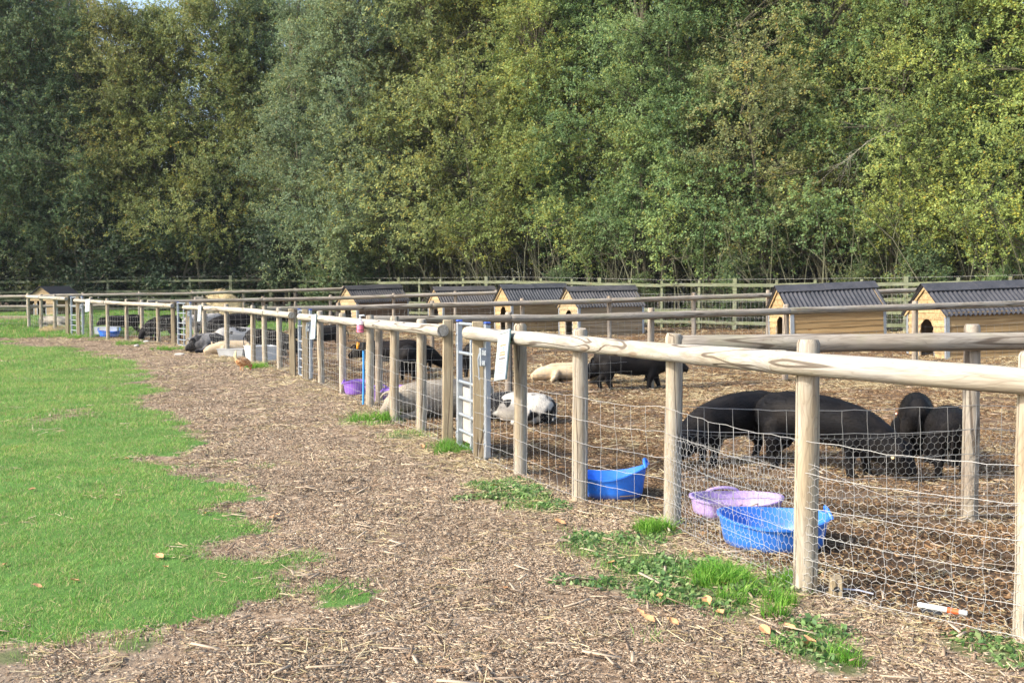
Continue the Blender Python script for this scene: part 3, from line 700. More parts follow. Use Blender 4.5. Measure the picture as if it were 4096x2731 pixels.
def front_run(i0, i1, vlist, joints, label, hexn=(), seed=0, ends=(0, 0)):
    base = FPOS[i0]; t = empty('fence', (base[0], base[1], Tf(*base)), label=label, cat='fence', group='front fence sections between the gates')
    vu = sorted(vlist); us_ = [p[0] for p in vu]; vs_ = [p[1] for p in vu]
    pts = []
    for i in range(i0, i1 + 1):
        u, Y, v, q = FP_[i]; x, y = FPOS[i]
        post(t, x, y, z_at_v(v, y), M['square'] if q else M['post'], .05 if q else (.055 if i != 2 else .058), bool(q), seed + i)
        n = outward(i); pts.append(Vector((x, y, 0)) + Vector((n.x, n.y, 0)) * .088)
    # stretch to the true ends of the rail
    def along(u):
        for a, b in zip(pts[:-1], pts[1:]):
            ua, ub = proj_u(a.x, a.y), proj_u(b.x, b.y)
            if min(ua, ub) - 1e-6 <= u <= max(ua, ub) + 1e-6:
                lo, hi = 0.0, 1.0
                for _ in range(30):
                    k = (lo + hi) / 2; p = a.lerp(b, k)
                    if (proj_u(p.x, p.y) - u) * (ua - u) > 0: lo = k
                    else: hi = k
                return a.lerp(b, (lo + hi) / 2)
        near, a, b = (pts[0], pts[0], pts[1]) if abs(u - proj_u(pts[0].x, pts[0].y)) < abs(u - proj_u(pts[-1].x, pts[-1].y)) else (pts[-1], pts[-1], pts[-2])
        d = (a - b).normalized(); lo, hi = 0.0, 1.5
        for _ in range(40):
            k = (lo + hi) / 2; p = a + d * k
            if abs(proj_u(p.x, p.y) - proj_u(a.x, a.y)) < abs(u - proj_u(a.x, a.y)): lo = k
            else: hi = k
        return a + d * lo
    def zed(p): u = proj_u(p.x, p.y); return z_at_v(float(np.interp(u, us_, vs_)), p.y)
    for k in range(len(joints) - 1):
        ua, ub = joints[k], joints[k + 1]
        seq = [along(ua - (1.0 if k else 0))] + [p for p in pts if ub + 12 < proj_u(p.x, p.y) < ua - 12] + [along(ub + (1.0 if k < len(joints) - 2 else 0))]
        seq = [Vector((p.x, p.y, zed(p))) for p in seq]
        log('rail', seq, .060, M['rail'], t, seed * 10 + k)
    for i in range(i0, i1):
        n0, n1 = outward(i), outward(i + 1)
        a = Vector(FPOS[i]) + n0 * .058; b = Vector(FPOS[i + 1]) + n1 * .058
        wire_panel(t, a, b, ROWS, .15, M['wire'], seed + 50 + i, r=.0016 if FP_[i][1] < 15 else .0019, hexz=(.02, .66) if i in hexn else None, sag=.02 if FP_[i][1] < 12 else .035)
    return t
front_run(0, 6, [(1870, 1331), (2082, 1353), (2320, 1374.5), (2690, 1411), (3219, 1456), (4113, 1526), (5480, 1640)], [5480, 3139, 2041, 1870], 'nearest stretch of pale log fence, with chicken wire beside the blue tubs', hexn=(0, 1, 2), seed=1)
front_run(7, 13, [(1200, 1267), (1275, 1273.5), (1366, 1283), (1479, 1294.5), (1577, 1303.5), (1685, 1314.5), (1771, 1322.6)], [1771, 1461, 1268, 1200], 'log fence stretch carrying the pink soap bottle, beside the blue standpipe', seed=20)
front_run(14, 20, [(736, 1229), (819, 1232), (910, 1237), (1012, 1244.7), (1060, 1250.6), (1119, 1256.6), (1165, 1260.5)], [1165, 1060, 805, 736], 'log fence stretch in front of the white troughs, behind the hen', seed=40)
front_run(21, 27, [(300, 1201), (366, 1206.5), (433, 1210), (507, 1214.6), (569, 1217), (635, 1220), (690, 1222.8)], [690, 420, 300], 'log fence stretch in front of the small blue tub and white box', seed=60)
front_run(28, 31, [(107, 1186.7), (166, 1190), (221, 1192.9), (265, 1195)], [265, 107], 'farthest short log fence stretch, in front of the lying cream pig', seed=80)

def divider(pts, posts, label, rail_old=True, rows=ROWS, pitch=2.0, low=None, seed=0, hexn=False, sp=.17, rail2=None, mesh=True, wr=.0022):
    """pts: (u, v, Y) along the rail; posts: (u, vtop)"""
    P = [UV(*p) for p in pts]; us_ = [p[0] for p in pts]
    def on(u):
        for a, b, ua, ub in zip(P[:-1], P[1:], us_[:-1], us_[1:]):
            if ua <= u <= ub or ub is us_[-1] and u >= ub:
                lo, hi = -.2, 1.6
                for _ in range(40):
                    k = (lo + hi) / 2; p = a.lerp(b, k)
                    if 2048 + p.x / (p.y * CP + (CAMZ - p.z) * SP) * FP < u: lo = k
                    else: hi = k
                return a.lerp(b, lo)
        return P[0]
    p0 = on(posts[0][0]); t = empty('fence', (p0.x, p0.y, Tf(p0.x, p0.y)), label=label, cat='fence', group='dividing fences between the pens')
    d = (P[-1] - P[0]).normalized(); n = Vector((d.y, -d.x, 0))                # towards the camera
    prev = None; plist = []
    for i, (u, v) in enumerate(posts):
        p = on(u) - n * .085; plist.append(p)
        post(t, p.x, p.y, z_at_v(v, p.y), M['post_old'] if i or not mesh else M['post_old'], .052, False, seed + i)
    # rails: one log every two spans
    br = [P[0]] + [on(posts[i][0]) for i in range(len(posts)) if i % 2 == 1 and us_[0] + 30 < posts[i][0] < us_[-1] - 30] + [P[-1]]
    for k in range(len(br) - 1):
        seq = [br[k]] + [p for p in P[1:-1] if br[k].x + .3 < p.x < br[k + 1].x - .3] + [br[k + 1]]
        log('rail', seq, .058, M['rail_old'], t, seed * 7 + k, n=12)
    if rail2:
        Q = [UV(*p) for p in rail2]
        for k in range(len(Q) - 1): log('rail', [Q[k], Q[k + 1]], .055, M['rail_old'], t, seed * 9 + k, n=12)
    if mesh:
        ends = [P[0] - n * .085] + [p for p in plist if p.x > P[0].x + .3] + [P[-1] - n * .085]
        for i in range(len(ends) - 1):
            if (ends[i + 1] - ends[i]).length < .3: continue
            wire_panel(t, ends[i] + n * .055, ends[i + 1] + n * .055, rows, sp, M['wire_old'], seed + 30 + i, r=wr, hexz=(.12, .68) if hexn else None, sag=.03)
    return t
divider([(2720, 1377, 6.30), (3300, 1372, 6.33), (3920, 1366, 6.38), (5100, 1352, 6.6)], [(3920, 1297), (5080, 1290)], 'nearest dividing rail of grey weathered log with wire netting, behind the black pigs', seed=101, hexn=True)
divider([(1492, 1280, 13.55), (2300, 1271, 14.6), (3000, 1249.5, 15.6), (4096, 1214, 17.6), (4900, 1186, 19.2)], [(1520, 1270), (2044, 1248), (2614, 1231), (3156, 1217), (3678, 1204), (4190, 1190), (4680, 1170)], 'second dividing log fence, passing in front of the walking black pig', seed=120, wr=.0022)
divider([(1052, 1237, 20.7), (1300, 1233, 21.2), (2300, 1207, 22.4), (3100, 1180, 23.5), (3700, 1160, 24.4)], [(1356, 1211), (1730, 1203), (2094, 1193), (2444, 1184), (2782, 1171), (3080, 1160), (3420, 1150)], 'third dividing log fence, ending behind the middle orange kennel', seed=140, wr=.0025)
divider([(590, 1207, 28.9), (700, 1206, 29.3), (1300, 1194, 30.4), (1993, 1170.5, 30.8)], [(779, 1192), (1052, 1185), (1321, 1180), (1575, 1173), (1823, 1164), (1985, 1160)], 'fourth dividing log fence, in front of the two grey kennels', seed=160, wr=.0028)
divider([(-230, 1190, 34.9), (117, 1185.5, 35.0), (240, 1182, 35.0), (700, 1176, 35.6), (1377, 1155, 36.4)], [(-90, 1178), (328, 1170), (554, 1166), (768, 1162), (975, 1160), (1179, 1152), (1375, 1145)], 'farthest dividing log fence with a double rail on its left part', seed=180, wr=.0028,
        rail2=[(-230, 1229, 34.9), (117, 1226, 35.0), (430, 1221, 35.2)])

# ------------------------------------------------------------------ green boundary fence
def boundary():
    def Yr(u): return 34.29 / (1 + .7 * (u - 2048) / FP)
    right = [4700, 4470, 4250, 4037, 3829, 3622, 3445, 3259, 3106, 2940, 2797, 2648, 2520, 2400, 2289, 2166, 2057, 1948, 1855, 1765, 1680, 1600, 1522, 1445, 1372, 1300, 1230, 1160]
    ps = [(u, Yr(u)) for u in right] + [(1087, 41.1), (926, 41.3), (763, 41.5), (592, 41.7), (435, 41.8), (275, 41.9), (116, 42.0), (-40, 42.1), (-200, 42.2)]
    W = [at(u, Y) for u, Y in ps]
    t = empty('boundary_fence', (W[12][0], W[12][1], Tf(*W[12])), label='long green-stained post and board fence along the foot of the trees', cat='fence')
    tops = np.interp([p[0] for p in ps], [-200, 1087, 1500, 2100, 2650, 3100, 3600, 4100, 4700], [1131, 1120, 1131, 1128, 1141, 1140, 1136, 1127, 1115])
    zt = [z_at_v(v, p[1]) for v, p in zip(tops, W)]
    for i, ((x, y), z) in enumerate(zip(W, zt)):
        big = (i % 4 == 1) or i == 28
        mb = MB(); w_ = .15 if i == 28 else (.13 if big else .09); h = z + (.2 if big else .14) - Tf(x, y) + .1
        mb.box((0, 0, h / 2), (w_, w_, h), bev=.008); o = mb.obj('post', M['green_wood']); put(o, t, (x, y, Tf(x, y) - .1)); o.rotation_euler = (0, 0, random.uniform(-.1, .1) - .6 * (i < 28))
    for i in range(len(W) - 1):
        (x0, y0), (x1, y1) = W[i], W[i + 1]; d = Vector((x1 - x0, y1 - y0, 0)); n = Vector((d.y, -d.x, 0)).normalized()
        if n.y > 0: n = -n
        for k, dz in enumerate((0, -.42, -.76, -1.12)):
            a = Vector((x0, y0, zt[i] + dz + random.uniform(-.015, .015))) + n * .06; b = Vector((x1, y1, zt[i + 1] + dz + random.uniform(-.015, .015))) + n * .06
            mb = MB(); L = (b - a).length; mb.box((L / 2, 0, 0), (L + .02, .028 + .001 * (i % 2), .095)); o = mb.obj('board', M['green_wood']); put(o, t, a); o.rotation_euler = (b - a).to_track_quat('X', 'Z').to_euler()
    A = [Vector((x, y, z + .17)) for (x, y), z in zip(W, zt)]
    V, F_ = seg_prisms(A[:-1], A[1:], .004); o = new_obj('top_wire', mesh_np('top_wire', V - np.array(t.location), F_), M['wire_old'], t)
    A = []; B = []
    for i in range(0, 18):
        a = Vector((*W[i], zt[i])); b = Vector((*W[i + 1], zt[i + 1])); n = Vector(((b - a).y, -(b - a).x, 0)).normalized(); n = -n if n.y > 0 else n
        for dz in (-.95, -.72, -.5, -.28): A.append(a + n * .09 + Vector((0, 0, dz))); B.append(b + n * .09 + Vector((0, 0, dz)))
        for k in range(10): p = a.lerp(b, k / 10) + n * .09; A.append(p + Vector((0, 0, -1.1))); B.append(p + Vector((0, 0, -.28)))
    V, F_ = seg_prisms(A, B, .0032); o = new_obj('wire_mesh', mesh_np('wire_mesh', V - np.array(t.location), F_), M['wire_old'], t); o['kind'] = 'stuff'
boundary()

# ------------------------------------------------------------------ gates
def gate(ua, Ya, ub, Yb, vtop, label, panel=False, far=False):
    ax, ay = at(ua, Ya); bx, by = at(ub, Yb); L = math.hypot(bx - ax, by - ay)
    z0 = Tf((ax + bx) / 2, (ay + by) / 2); H = z_at_v(vtop, Ya) - z0
    t = empty('gate', (ax, ay, z0), math.atan2(by - ay, bx - ax), label=label, cat='gate', group='galvanised gates in the front fence')
    for x in (0, L * .46, L):
        mb = MB(); wd = .052 if x != L * .46 else .035; mb.box((x, 0, .02 + (H - .02) / 2), (wd, .05 if x != L * .46 else .028, H - .04), bev=.004)
        s = mb.obj('stile' if x != L * .46 else 'brace', M['galv'], t)
        if x != L * .46:
            mb = MB(); mb.box((x, 0, H + .008), (.056, .054, .018), bev=.006); mb.obj('cap', M['blue_cap'], s)
            mb = MB()
            for z in (.15, .27, H - .12, H - .22): mb.tube([(x, -.034, z), (x, .034, z)], .011, n=8)
            mb.obj('bolt', M['galv'], s)
    for z in (.97, .745, .52, .395, .265, .14, .02):
        mb = MB(); mb.tube([(.02, 0, z * H / .985), (L - .02, 0, z * H / .985)], .016, n=10); mb.obj('bar', M['galv'], t, smooth=True)
    if panel:
        mb = MB(); mb.box((L / 2, .030, .33), (L - .06, .008, .52)); mb.obj('panel', M['stone'], t)
    mb = MB(); z = H * .76
    mb.box((L, -.045, z), (.05, .05, .16), bev=.004); mb.box((L + .05, -.05, z + .04), (.15, .012, .045), bev=.003); mb.box((L + .04, -.05, z - .05), (.11, .012, .04), bev=.003)
    mb.tube([(L - .01, -.07, z + .03), (L - .01, -.08, z - .02), (L - .01, -.07, z - .2)], .007, n=6); mb.obj('latch', M['galv'], t)
    mb = MB()
    for z in (.12, H - .17): mb.tube([(-.09, 0, z), (0, 0, z)], .012, n=6); mb.box((-.05, 0, z), (.03, .04, .06))
    mb.obj('hinge', M['galv'], t)
    return t
gate(1838, 9.62, 1949, 8.78, 1286, 'nearest narrow galvanised gate with grey lower panel and blue post caps', True)
gate(1199, 18.05, 1244, 17.2, 1238, 'galvanised bar gate between the soap bottle fence and the white troughs')
gate(714, 27.4, 764, 26.4, 1210, 'third galvanised bar gate along, right of the two black pigs at the blue tub')
gate(288, 32.9, 332, 32.2, 1187, 'farthest galvanised bar gate, right of the lying cream pig')

# ------------------------------------------------------------------ signs hung on the rail
def sign(u, v, Y, lean, rz, label, s=1.0, yaw=0):
    p = UV(u, v, Y); t = empty('sign', p, rz, label=label, cat='sign', group='framed notices hung on the top rail'); t.rotation_euler = (lean, yaw, rz)
    W_, H_ = .27 * s, .40 * s                               # local X along the rail, face towards -Y, hangs down from the origin
    mb = MB(); mb.box((0, .006, -H_ / 2), (W_ * .99, .008, H_ * .99)); mb.obj('back_board', M['teal'], t)
    mb = MB(); fw = .022 * s
    mb.box((0, -.004, -fw / 2), (W_, .016, fw), bev=.003); mb.box((0, -.004, -H_ + fw / 2), (W_, .016, fw), bev=.003)
    for sx in (-1, 1): mb.box((sx * (W_ / 2 - fw / 2), -.0035, -H_ / 2), (fw, .0158, H_ - 2 * fw - .001), bev=.003)
    mb.obj('frame', M['grey_frame'], t)
    mb = MB(); mb.box((0, -.001, -H_ / 2), (W_ - 2 * fw, .004, H_ - 2 * fw)); pp = mb.obj('notice', M['paper'], t)
    def mark(name, mat, boxes):
        mb = MB()
        for x, z, w_, h_ in boxes: mb.box((x * s, -.0042, z * s), (w_ * s, .0015, h_ * s))
        mb.obj(name, mat, pp)
    mark('crest', M['crest'], [(0, -.060, .03, .030), (0, -.083, .045, .008)])
    mark('orange_band', M['orange'], [(0, -.118, .15, .012), (0, -.176, .15, .012), (0, -.196, .15, .014)])
    mark('blue_picture', M['blue_print'], [(.012, -.140, .030, .013), (.012, -.159, .030, .013), (-.045, -.150, .026, .026)])
    rr = random.Random(3); bx = []
    x = -.085
    while x < .08: w_ = rr.uniform(.012, .03); bx.append((x + w_ / 2, -.226, w_, .015)); x += w_ + .007
    for r_ in range(8):
        x = -.085
        while x < .07: w_ = rr.uniform(.008, .03); bx.append((x + w_ / 2, -.252 - r_ * .013, w_, .005)); x += w_ + .005
    mark('printed_text', M['ink'], bx)
    return t
def rail_angle(i): d = Vector(FPOS[i]) - Vector(FPOS[i + 1]); return math.atan2(d.y, d.x)
sign(2020, 1322, 7.98, math.radians(-8), rail_angle(5) - .12, 'white framed notice on the rail right of the nearest gate', yaw=math.radians(-7))
sign(1257, 1258, 16.1, math.radians(-5), rail_angle(12), 'white framed notice on the rail right of the second gate, left of the pink soap', yaw=math.radians(-5))
sign(800, 1221, 24.8, math.radians(-5), rail_angle(19), 'white framed notice on the rail beside the third gate, by the spotted pigs', yaw=math.radians(-5))
sign(351, 1196, 31.2, math.radians(-5), rail_angle(26), 'white framed notice on the rail beside the farthest gate', yaw=math.radians(-5))

# ------------------------------------------------------------------ soap bottle and standpipe
p = UV(1441, 1330, 12.85); t = empty('soap_bottle', p, label='pink soap pump bottle in a wire holder hung on the log rail', cat='bottle')
mb = MB(); mb.tube([(0, 0, 0), (0, 0, .006), (0, 0, .09), (0, 0, .096)], [.038, .045, .045, .044], n=16); mb.obj('soap', M['pink'], t, smooth=True)
mb = MB(); mb.tube([(0, 0, .0965), (0, 0, .125), (0, 0, .15), (0, 0, .158)], [.044, .043, .032, .022], n=16); mb.obj('shoulder', M['pink_pale'], t, smooth=True)
mb = MB(); mb.tube([(0, 0, .158), (0, 0, .175), (0, 0, .182)], [.026, .026, .015], n=14); mb.tube([(0, 0, .18), (0, 0, .215)], .010, n=10); mb.tube([(-.012, 0, .215), (.05, 0, .222), (.06, 0, .212)], [.014, .010, .006], n=8); mb.obj('pump', M['white'], t, smooth=True)
mb = MB()
for z in (.035, .10):
    ring = [(.049 * math.cos(a), .049 * math.sin(a), z) for a in [2 * math.pi * k / 16 for k in range(17)]]; mb.tube(ring, .003, n=5, caps=False)
mb.tube([(.049, 0, .0), (.049, 0, .12)], .003, n=5); mb.obj('wire_holder', M['black_metal'], t)
px, Y = 1455, 13.35; gx_, gy_ = at(px, Y); z0 = Tf(gx_, gy_) ; t = empty('standpipe', (gx_, gy_, z0), label='blue water standpipe with black fitting and orange tap beside the fence', cat='standpipe')
H = z_at_v(1395, Y) - z0
mb = MB(); mb.tube([(-.01, 0, -.05), (0, 0, H * .5), (0, 0, H)], .0145, n=12); mb.obj('pipe', M['pipe'], t, smooth=True)
mb = MB(); mb.tube([(0, 0, H - .02), (0, 0, H + .02), (0, 0, H + .09)], [.024, .027, .022], n=12); mb.tube([(-.05, 0, H + .07), (.05, 0, H + .075)], .017, n=10); mb.tube([(.045, 0, H + .06), (.055, 0, H + .12)], .008, n=6); mb.obj('elbow', M['black_plastic'], t)
mb = MB(); mb.tube([(-.05, 0, H + .068), (-.075, 0, H + .07)], .012, n=8); mb.tube([(-.075, 0, H + .09), (-.075, 0, H + .04)], [.012, .02], n=8); mb.tube([(-.075, 0, H + .04), (-.082, 0, H + .0)], [.02, .011], n=8); mb.obj('tap', M['brass'], t, smooth=True)
mb = MB(); mb.tube([(-.07, 0, H + .09), (-.095, 0, H + .16)], [.009, .004], n=6); mb.obj('handle', M['black_metal'], t)

# ------------------------------------------------------------------ kennels
KL, KW, EV, RG = 2.0, 1.28, .86, 1.36
def kennel_proto(felt=False, dw=.215, dtop=.74, doff=-.02, L=KL, Wd=KW):
    t = empty('kennel'); nrow = 7; bh = EV / nrow
    # long walls of lapped boards
    mb = MB()
    zb = bh + .012
    mb.add([(-L / 2, -.004, 0), (L / 2, -.004, 0), (L / 2, .0, zb), (-L / 2, .0, zb), (-L / 2, -.022, 0), (L / 2, -.022, 0), (L / 2, -.010, zb), (-L / 2, -.010, zb)], [(0, 1, 2, 3), (4, 7, 6, 5), (0, 4, 5, 1), (3, 2, 6, 7), (0, 3, 7, 4), (1, 5, 6, 2)])
    bme = mb.me('board')
    for r_ in range(nrow):
        for s in (-1, 1):
            o = new_obj('board', bme, M['board'], t, loc=(0, s * Wd / 2, r_ * bh + .02)); o.rotation_euler = (0, 0, 0 if s < 0 else math.pi)
    # gable walls
    def half(z): return Wd / 2 - .004 if z <= EV else max(0.0, (Wd / 2) * (RG - z) / (RG - EV))
    def door(z):
        spring = dtop - dw
        if z >= dtop: return 0.0
        return dw if z <= spring else math.sqrt(max(dw * dw - (z - spring) ** 2, 0))
    zs_rows = [i * bh for i in range(nrow + 4) if i * bh < RG - .01] + [RG - .004]
    for side in (-1, 1):
        for z0, z1 in zip(zs_rows[:-1], zs_rows[1:]):
            pieces = []
            if side < 0 and not felt and z0 < dtop:
                for sg in (-1, 1):
                    n = 8; out_, inn = [], []
                    for k in range(n + 1):
                        z = z0 + (z1 - z0) * k / n; out_.append((sg * half(z), z)); inn.append((doff + sg * door(z), z))
                    pieces.append(out_ + inn[::-1])
            elif side < 0 and felt and z0 < .66:
                for a, b in ((-Wd / 2, -.22), (.24, .38), ): pieces.append([(a, z0), (a, min(z1, .9)), (b, min(z1, .9)), (b, z0)])
            else:
                zm = [z0, z1] if not (z0 < EV < z1) else [z0, EV, z1]
                pieces.append([(-half(z), z) for z in zm] + [(half(z), z) for z in zm[::-1]])
            for pc in pieces:
                n = len(pc); x0 = side * L / 2; dx = side * .018
                V = [(x0, y, z + .02) for y, z in pc] + [(x0 + dx * (1.35 if z < (z0 + z1) / 2 else .75), y, z + .02) for y, z in pc]
                Fc = [tuple(range(n)), tuple(range(2 * n - 1, n - 1, -1))] + [(i, i + n, (i + 1) % n + n, (i + 1) % n) for i in range(n)]
                mb = MB(); mb.add(V, Fc); mb.obj('board', M['board'], t)
    # roof
    ov, tip = .10, .07; sl = Vector((Wd / 2 + tip, -(RG - EV) * (Wd / 2 + tip) / (Wd / 2))); x0, x1 = -L / 2 - ov, L / 2 + ov
    if felt:
        for s in (-1, 1):
            mb = MB(); y1 = s * sl.x; z1 = RG + sl.y + .03; n_ = .02
            mb.add([(x0, 0, RG + .03), (x1, 0, RG + .03), (x1, y1, z1), (x0, y1, z1), (x0, 0, RG + .05), (x1, 0, RG + .05), (x1, y1, z1 + .02), (x0, y1, z1 + .02)], [(0, 1, 2, 3), (4, 5, 6, 7), (0, 1, 5, 4), (3, 2, 6, 7), (0, 3, 7, 4), (1, 2, 6, 5)])
            mb.obj('roof_sheet', M['felt'], t)
    else:
        n = 200; per = .094; xs = np.linspace(x0, x1, n)
        for s in (-1, 1):
            V = []; m_ = 5
            for lay in (0, 1):
                for j in range(m_):
                    f = j / (m_ - 1)
                    for x in xs: V.append((x, s * sl.x * f, RG + .035 + sl.y * f + .019 * math.sin(2 * math.pi * x / per) - lay * .006))
            F_ = []
            for lay in (0, 1):
                b = lay * n * m_
                for j in range(m_ - 1):
                    for i in range(n - 1): F_.append((b + j * n + i, b + j * n + i + 1, b + (j + 1) * n + i + 1, b + (j + 1) * n + i))
            b = n * m_
            for i in range(n - 1): F_.append(((m_ - 1) * n + i, (m_ - 1) * n + i + 1, b + (m_ - 1) * n + i + 1, b + (m_ - 1) * n + i))
            for j in range(m_ - 1):
                for e in (0, n - 1): F_.append((j * n + e, (j + 1) * n + e, b + (j + 1) * n + e, b + j * n + e))
            new_obj('roof_sheet', mesh_np('roof_sheet', V, np.array(F_), True), M['roof'], t)
        for k, (a, b) in enumerate(((x0 - .02, .05), (-.05, x1 + .02))):
            mb = MB(); up = .058 + .008 * k; w_ = .19; dz = sl.y / sl.x * w_
            V = []
            for x in (a, b):
                for y, z in ((-w_, dz + .02), (-.03, -.005), (0, .012), (.03, -.005), (w_, dz + .02)): V.append((x, y, RG + up + z))
                for y, z in ((-w_, dz + .02), (-.03, -.005), (0, .012), (.03, -.005), (w_, dz + .02)): V.append((x, y, RG + up + z - .008))
            F_ = []
            for i in range(4): F_ += [(i, i + 1, 11 + i, 10 + i), (5 + i, 6 + i, 16 + i, 15 + i), (i, i + 1, 6 + i, 5 + i), (10 + i, 11 + i, 16 + i, 15 + i)]
            F_ += [(0, 5, 15, 10), (4, 9, 19, 14)]
            mb.add(V, F_); mb.obj('ridge_cap', M['roof'], t)
    # metal corner trims, door trims, barge boards, floor
    for sx in (-1, 1):
        for sy in (-1, 1):
            mb = MB(); mb.box((sx * (L / 2 + .026), sy * (Wd / 2 - .018), EV / 2 + .01), (.004, .06, EV - .02)); mb.box((sx * (L / 2 - .004), sy * (Wd / 2 + .026), EV / 2 + .01), (.06, .004, EV - .02)); mb.obj('corner_trim', M['galv'], t)
    dd = [(-dw - .012 + doff, .004), (dw + .012 + doff, .004)] if not felt else [(-.215, 0), (.235, 0), (.385, 0)]
    for y, _ in dd:
        mb = MB(); hh = dtop - dw if not felt else .62
        mb.box((-L / 2 - .014, y * 1.05, hh / 2 + .02), (.022, .022 if not felt else .03, hh)); mb.obj('door_trim', M['galv'], t)
    if not felt:
        for s in (-1, 1):
            for e in (-1, 1):
                mb = MB(); a = Vector((0, RG)); b = Vector((s * (Wd / 2 + .03), EV - .02)); x = e * (L / 2 + .035)
                mb.add([(x, a.x, a.y - .045), (x, b.x, b.y - .045), (x, b.x, b.y + .015), (x, a.x, a.y + .015), (x + .016 * e, a.x, a.y - .045), (x + .016 * e, b.x, b.y - .045), (x + .016 * e, b.x, b.y + .015), (x + .016 * e, a.x, a.y + .015)], [(0, 1, 2, 3), (4, 5, 6, 7), (0, 1, 5, 4), (1, 2, 6, 5), (2, 3, 7, 6), (3, 0, 4, 7)])
                mb.obj('barge_board', M['board'], t)
    mb = MB(); mb.box((0, 0, .03), (L - .03, Wd - .04, .03)); mb.obj('floor', M['board'], t)
    return t
proto = kennel_proto(); lf = kennel_proto(True, L=1.75, Wd=1.55)
CM = children_map()
ORANGE = [(.66, .41, .165), (.64, .43, .20)]; TAN = (.50, .41, .27); GREYB = (.36, .27, .19); DARKB = (.20, .145, .10)
def place_kennel(root, u, v, Y, phi, tilt, scale, side_c, gable_c, roof_c, label, L=KL, Wd=KW, group='wooden pig kennels with corrugated roofs'):
    """(u, v, Y): foot of the corner between the door gable and the long wall facing the camera"""
    p = UV(u, v, Y); phi = math.radians(phi)
    c = Vector((L / 2, Wd / 2, 0)) * scale; c.rotate(Euler((0, 0, phi)))
    root.location = (p.x + c.x, p.y + c.y, p.z + math.sin(math.radians(tilt)) * L / 2 * scale - .01)
    e = Matrix.Rotation(phi, 3, 'Z') @ Matrix.Rotation(math.radians(-tilt), 3, 'Y'); root.rotation_euler = e.to_euler(); root.scale = (scale,) * 3
    tag(root, label, 'kennel', group)
    for ch in root_children(root):
        n = ch.name.split('.')[0]
        if n == 'board':
            g = abs(ch.location.y) > .3; ch.color = (*(side_c if g else gable_c), 1)  # shade put into the tint: long walls darker, sunlit gables lighter
        elif n == 'barge_board': ch.color = (*gable_c, 1)
        elif n == 'floor': ch.color = (.25, .18, .12, 1)
        elif n in ('roof_sheet', 'ridge_cap'): ch.color = (*roof_c, 1)
def root_children(r): return [o for o in COL.objects if o.parent == r]
specs = [
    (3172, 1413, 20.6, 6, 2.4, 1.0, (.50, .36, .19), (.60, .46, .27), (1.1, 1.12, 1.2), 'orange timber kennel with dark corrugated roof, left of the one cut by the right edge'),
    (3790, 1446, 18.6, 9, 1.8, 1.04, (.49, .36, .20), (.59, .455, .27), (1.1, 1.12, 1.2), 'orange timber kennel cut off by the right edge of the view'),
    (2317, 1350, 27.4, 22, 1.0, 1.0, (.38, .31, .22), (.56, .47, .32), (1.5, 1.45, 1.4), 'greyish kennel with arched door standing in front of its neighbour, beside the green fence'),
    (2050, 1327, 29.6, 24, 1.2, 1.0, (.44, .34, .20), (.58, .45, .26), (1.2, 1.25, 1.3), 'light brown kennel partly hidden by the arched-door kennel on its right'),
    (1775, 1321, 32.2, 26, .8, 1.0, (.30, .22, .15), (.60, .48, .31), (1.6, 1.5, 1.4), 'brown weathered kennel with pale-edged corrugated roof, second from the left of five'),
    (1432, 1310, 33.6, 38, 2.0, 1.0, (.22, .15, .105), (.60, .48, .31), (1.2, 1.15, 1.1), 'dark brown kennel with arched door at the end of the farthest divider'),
]
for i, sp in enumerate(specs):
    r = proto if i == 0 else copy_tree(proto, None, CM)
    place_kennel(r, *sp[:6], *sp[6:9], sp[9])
place_kennel(lf, 229, 1270, 38.2, 76, 1.0, .86, (.34, .22, .10), (.50, .39, .25), (1, 1, 1), 'small kennel with smooth black felt roof standing alone on the far left grass', L=1.75, Wd=1.55, group='wooden pig kennels')

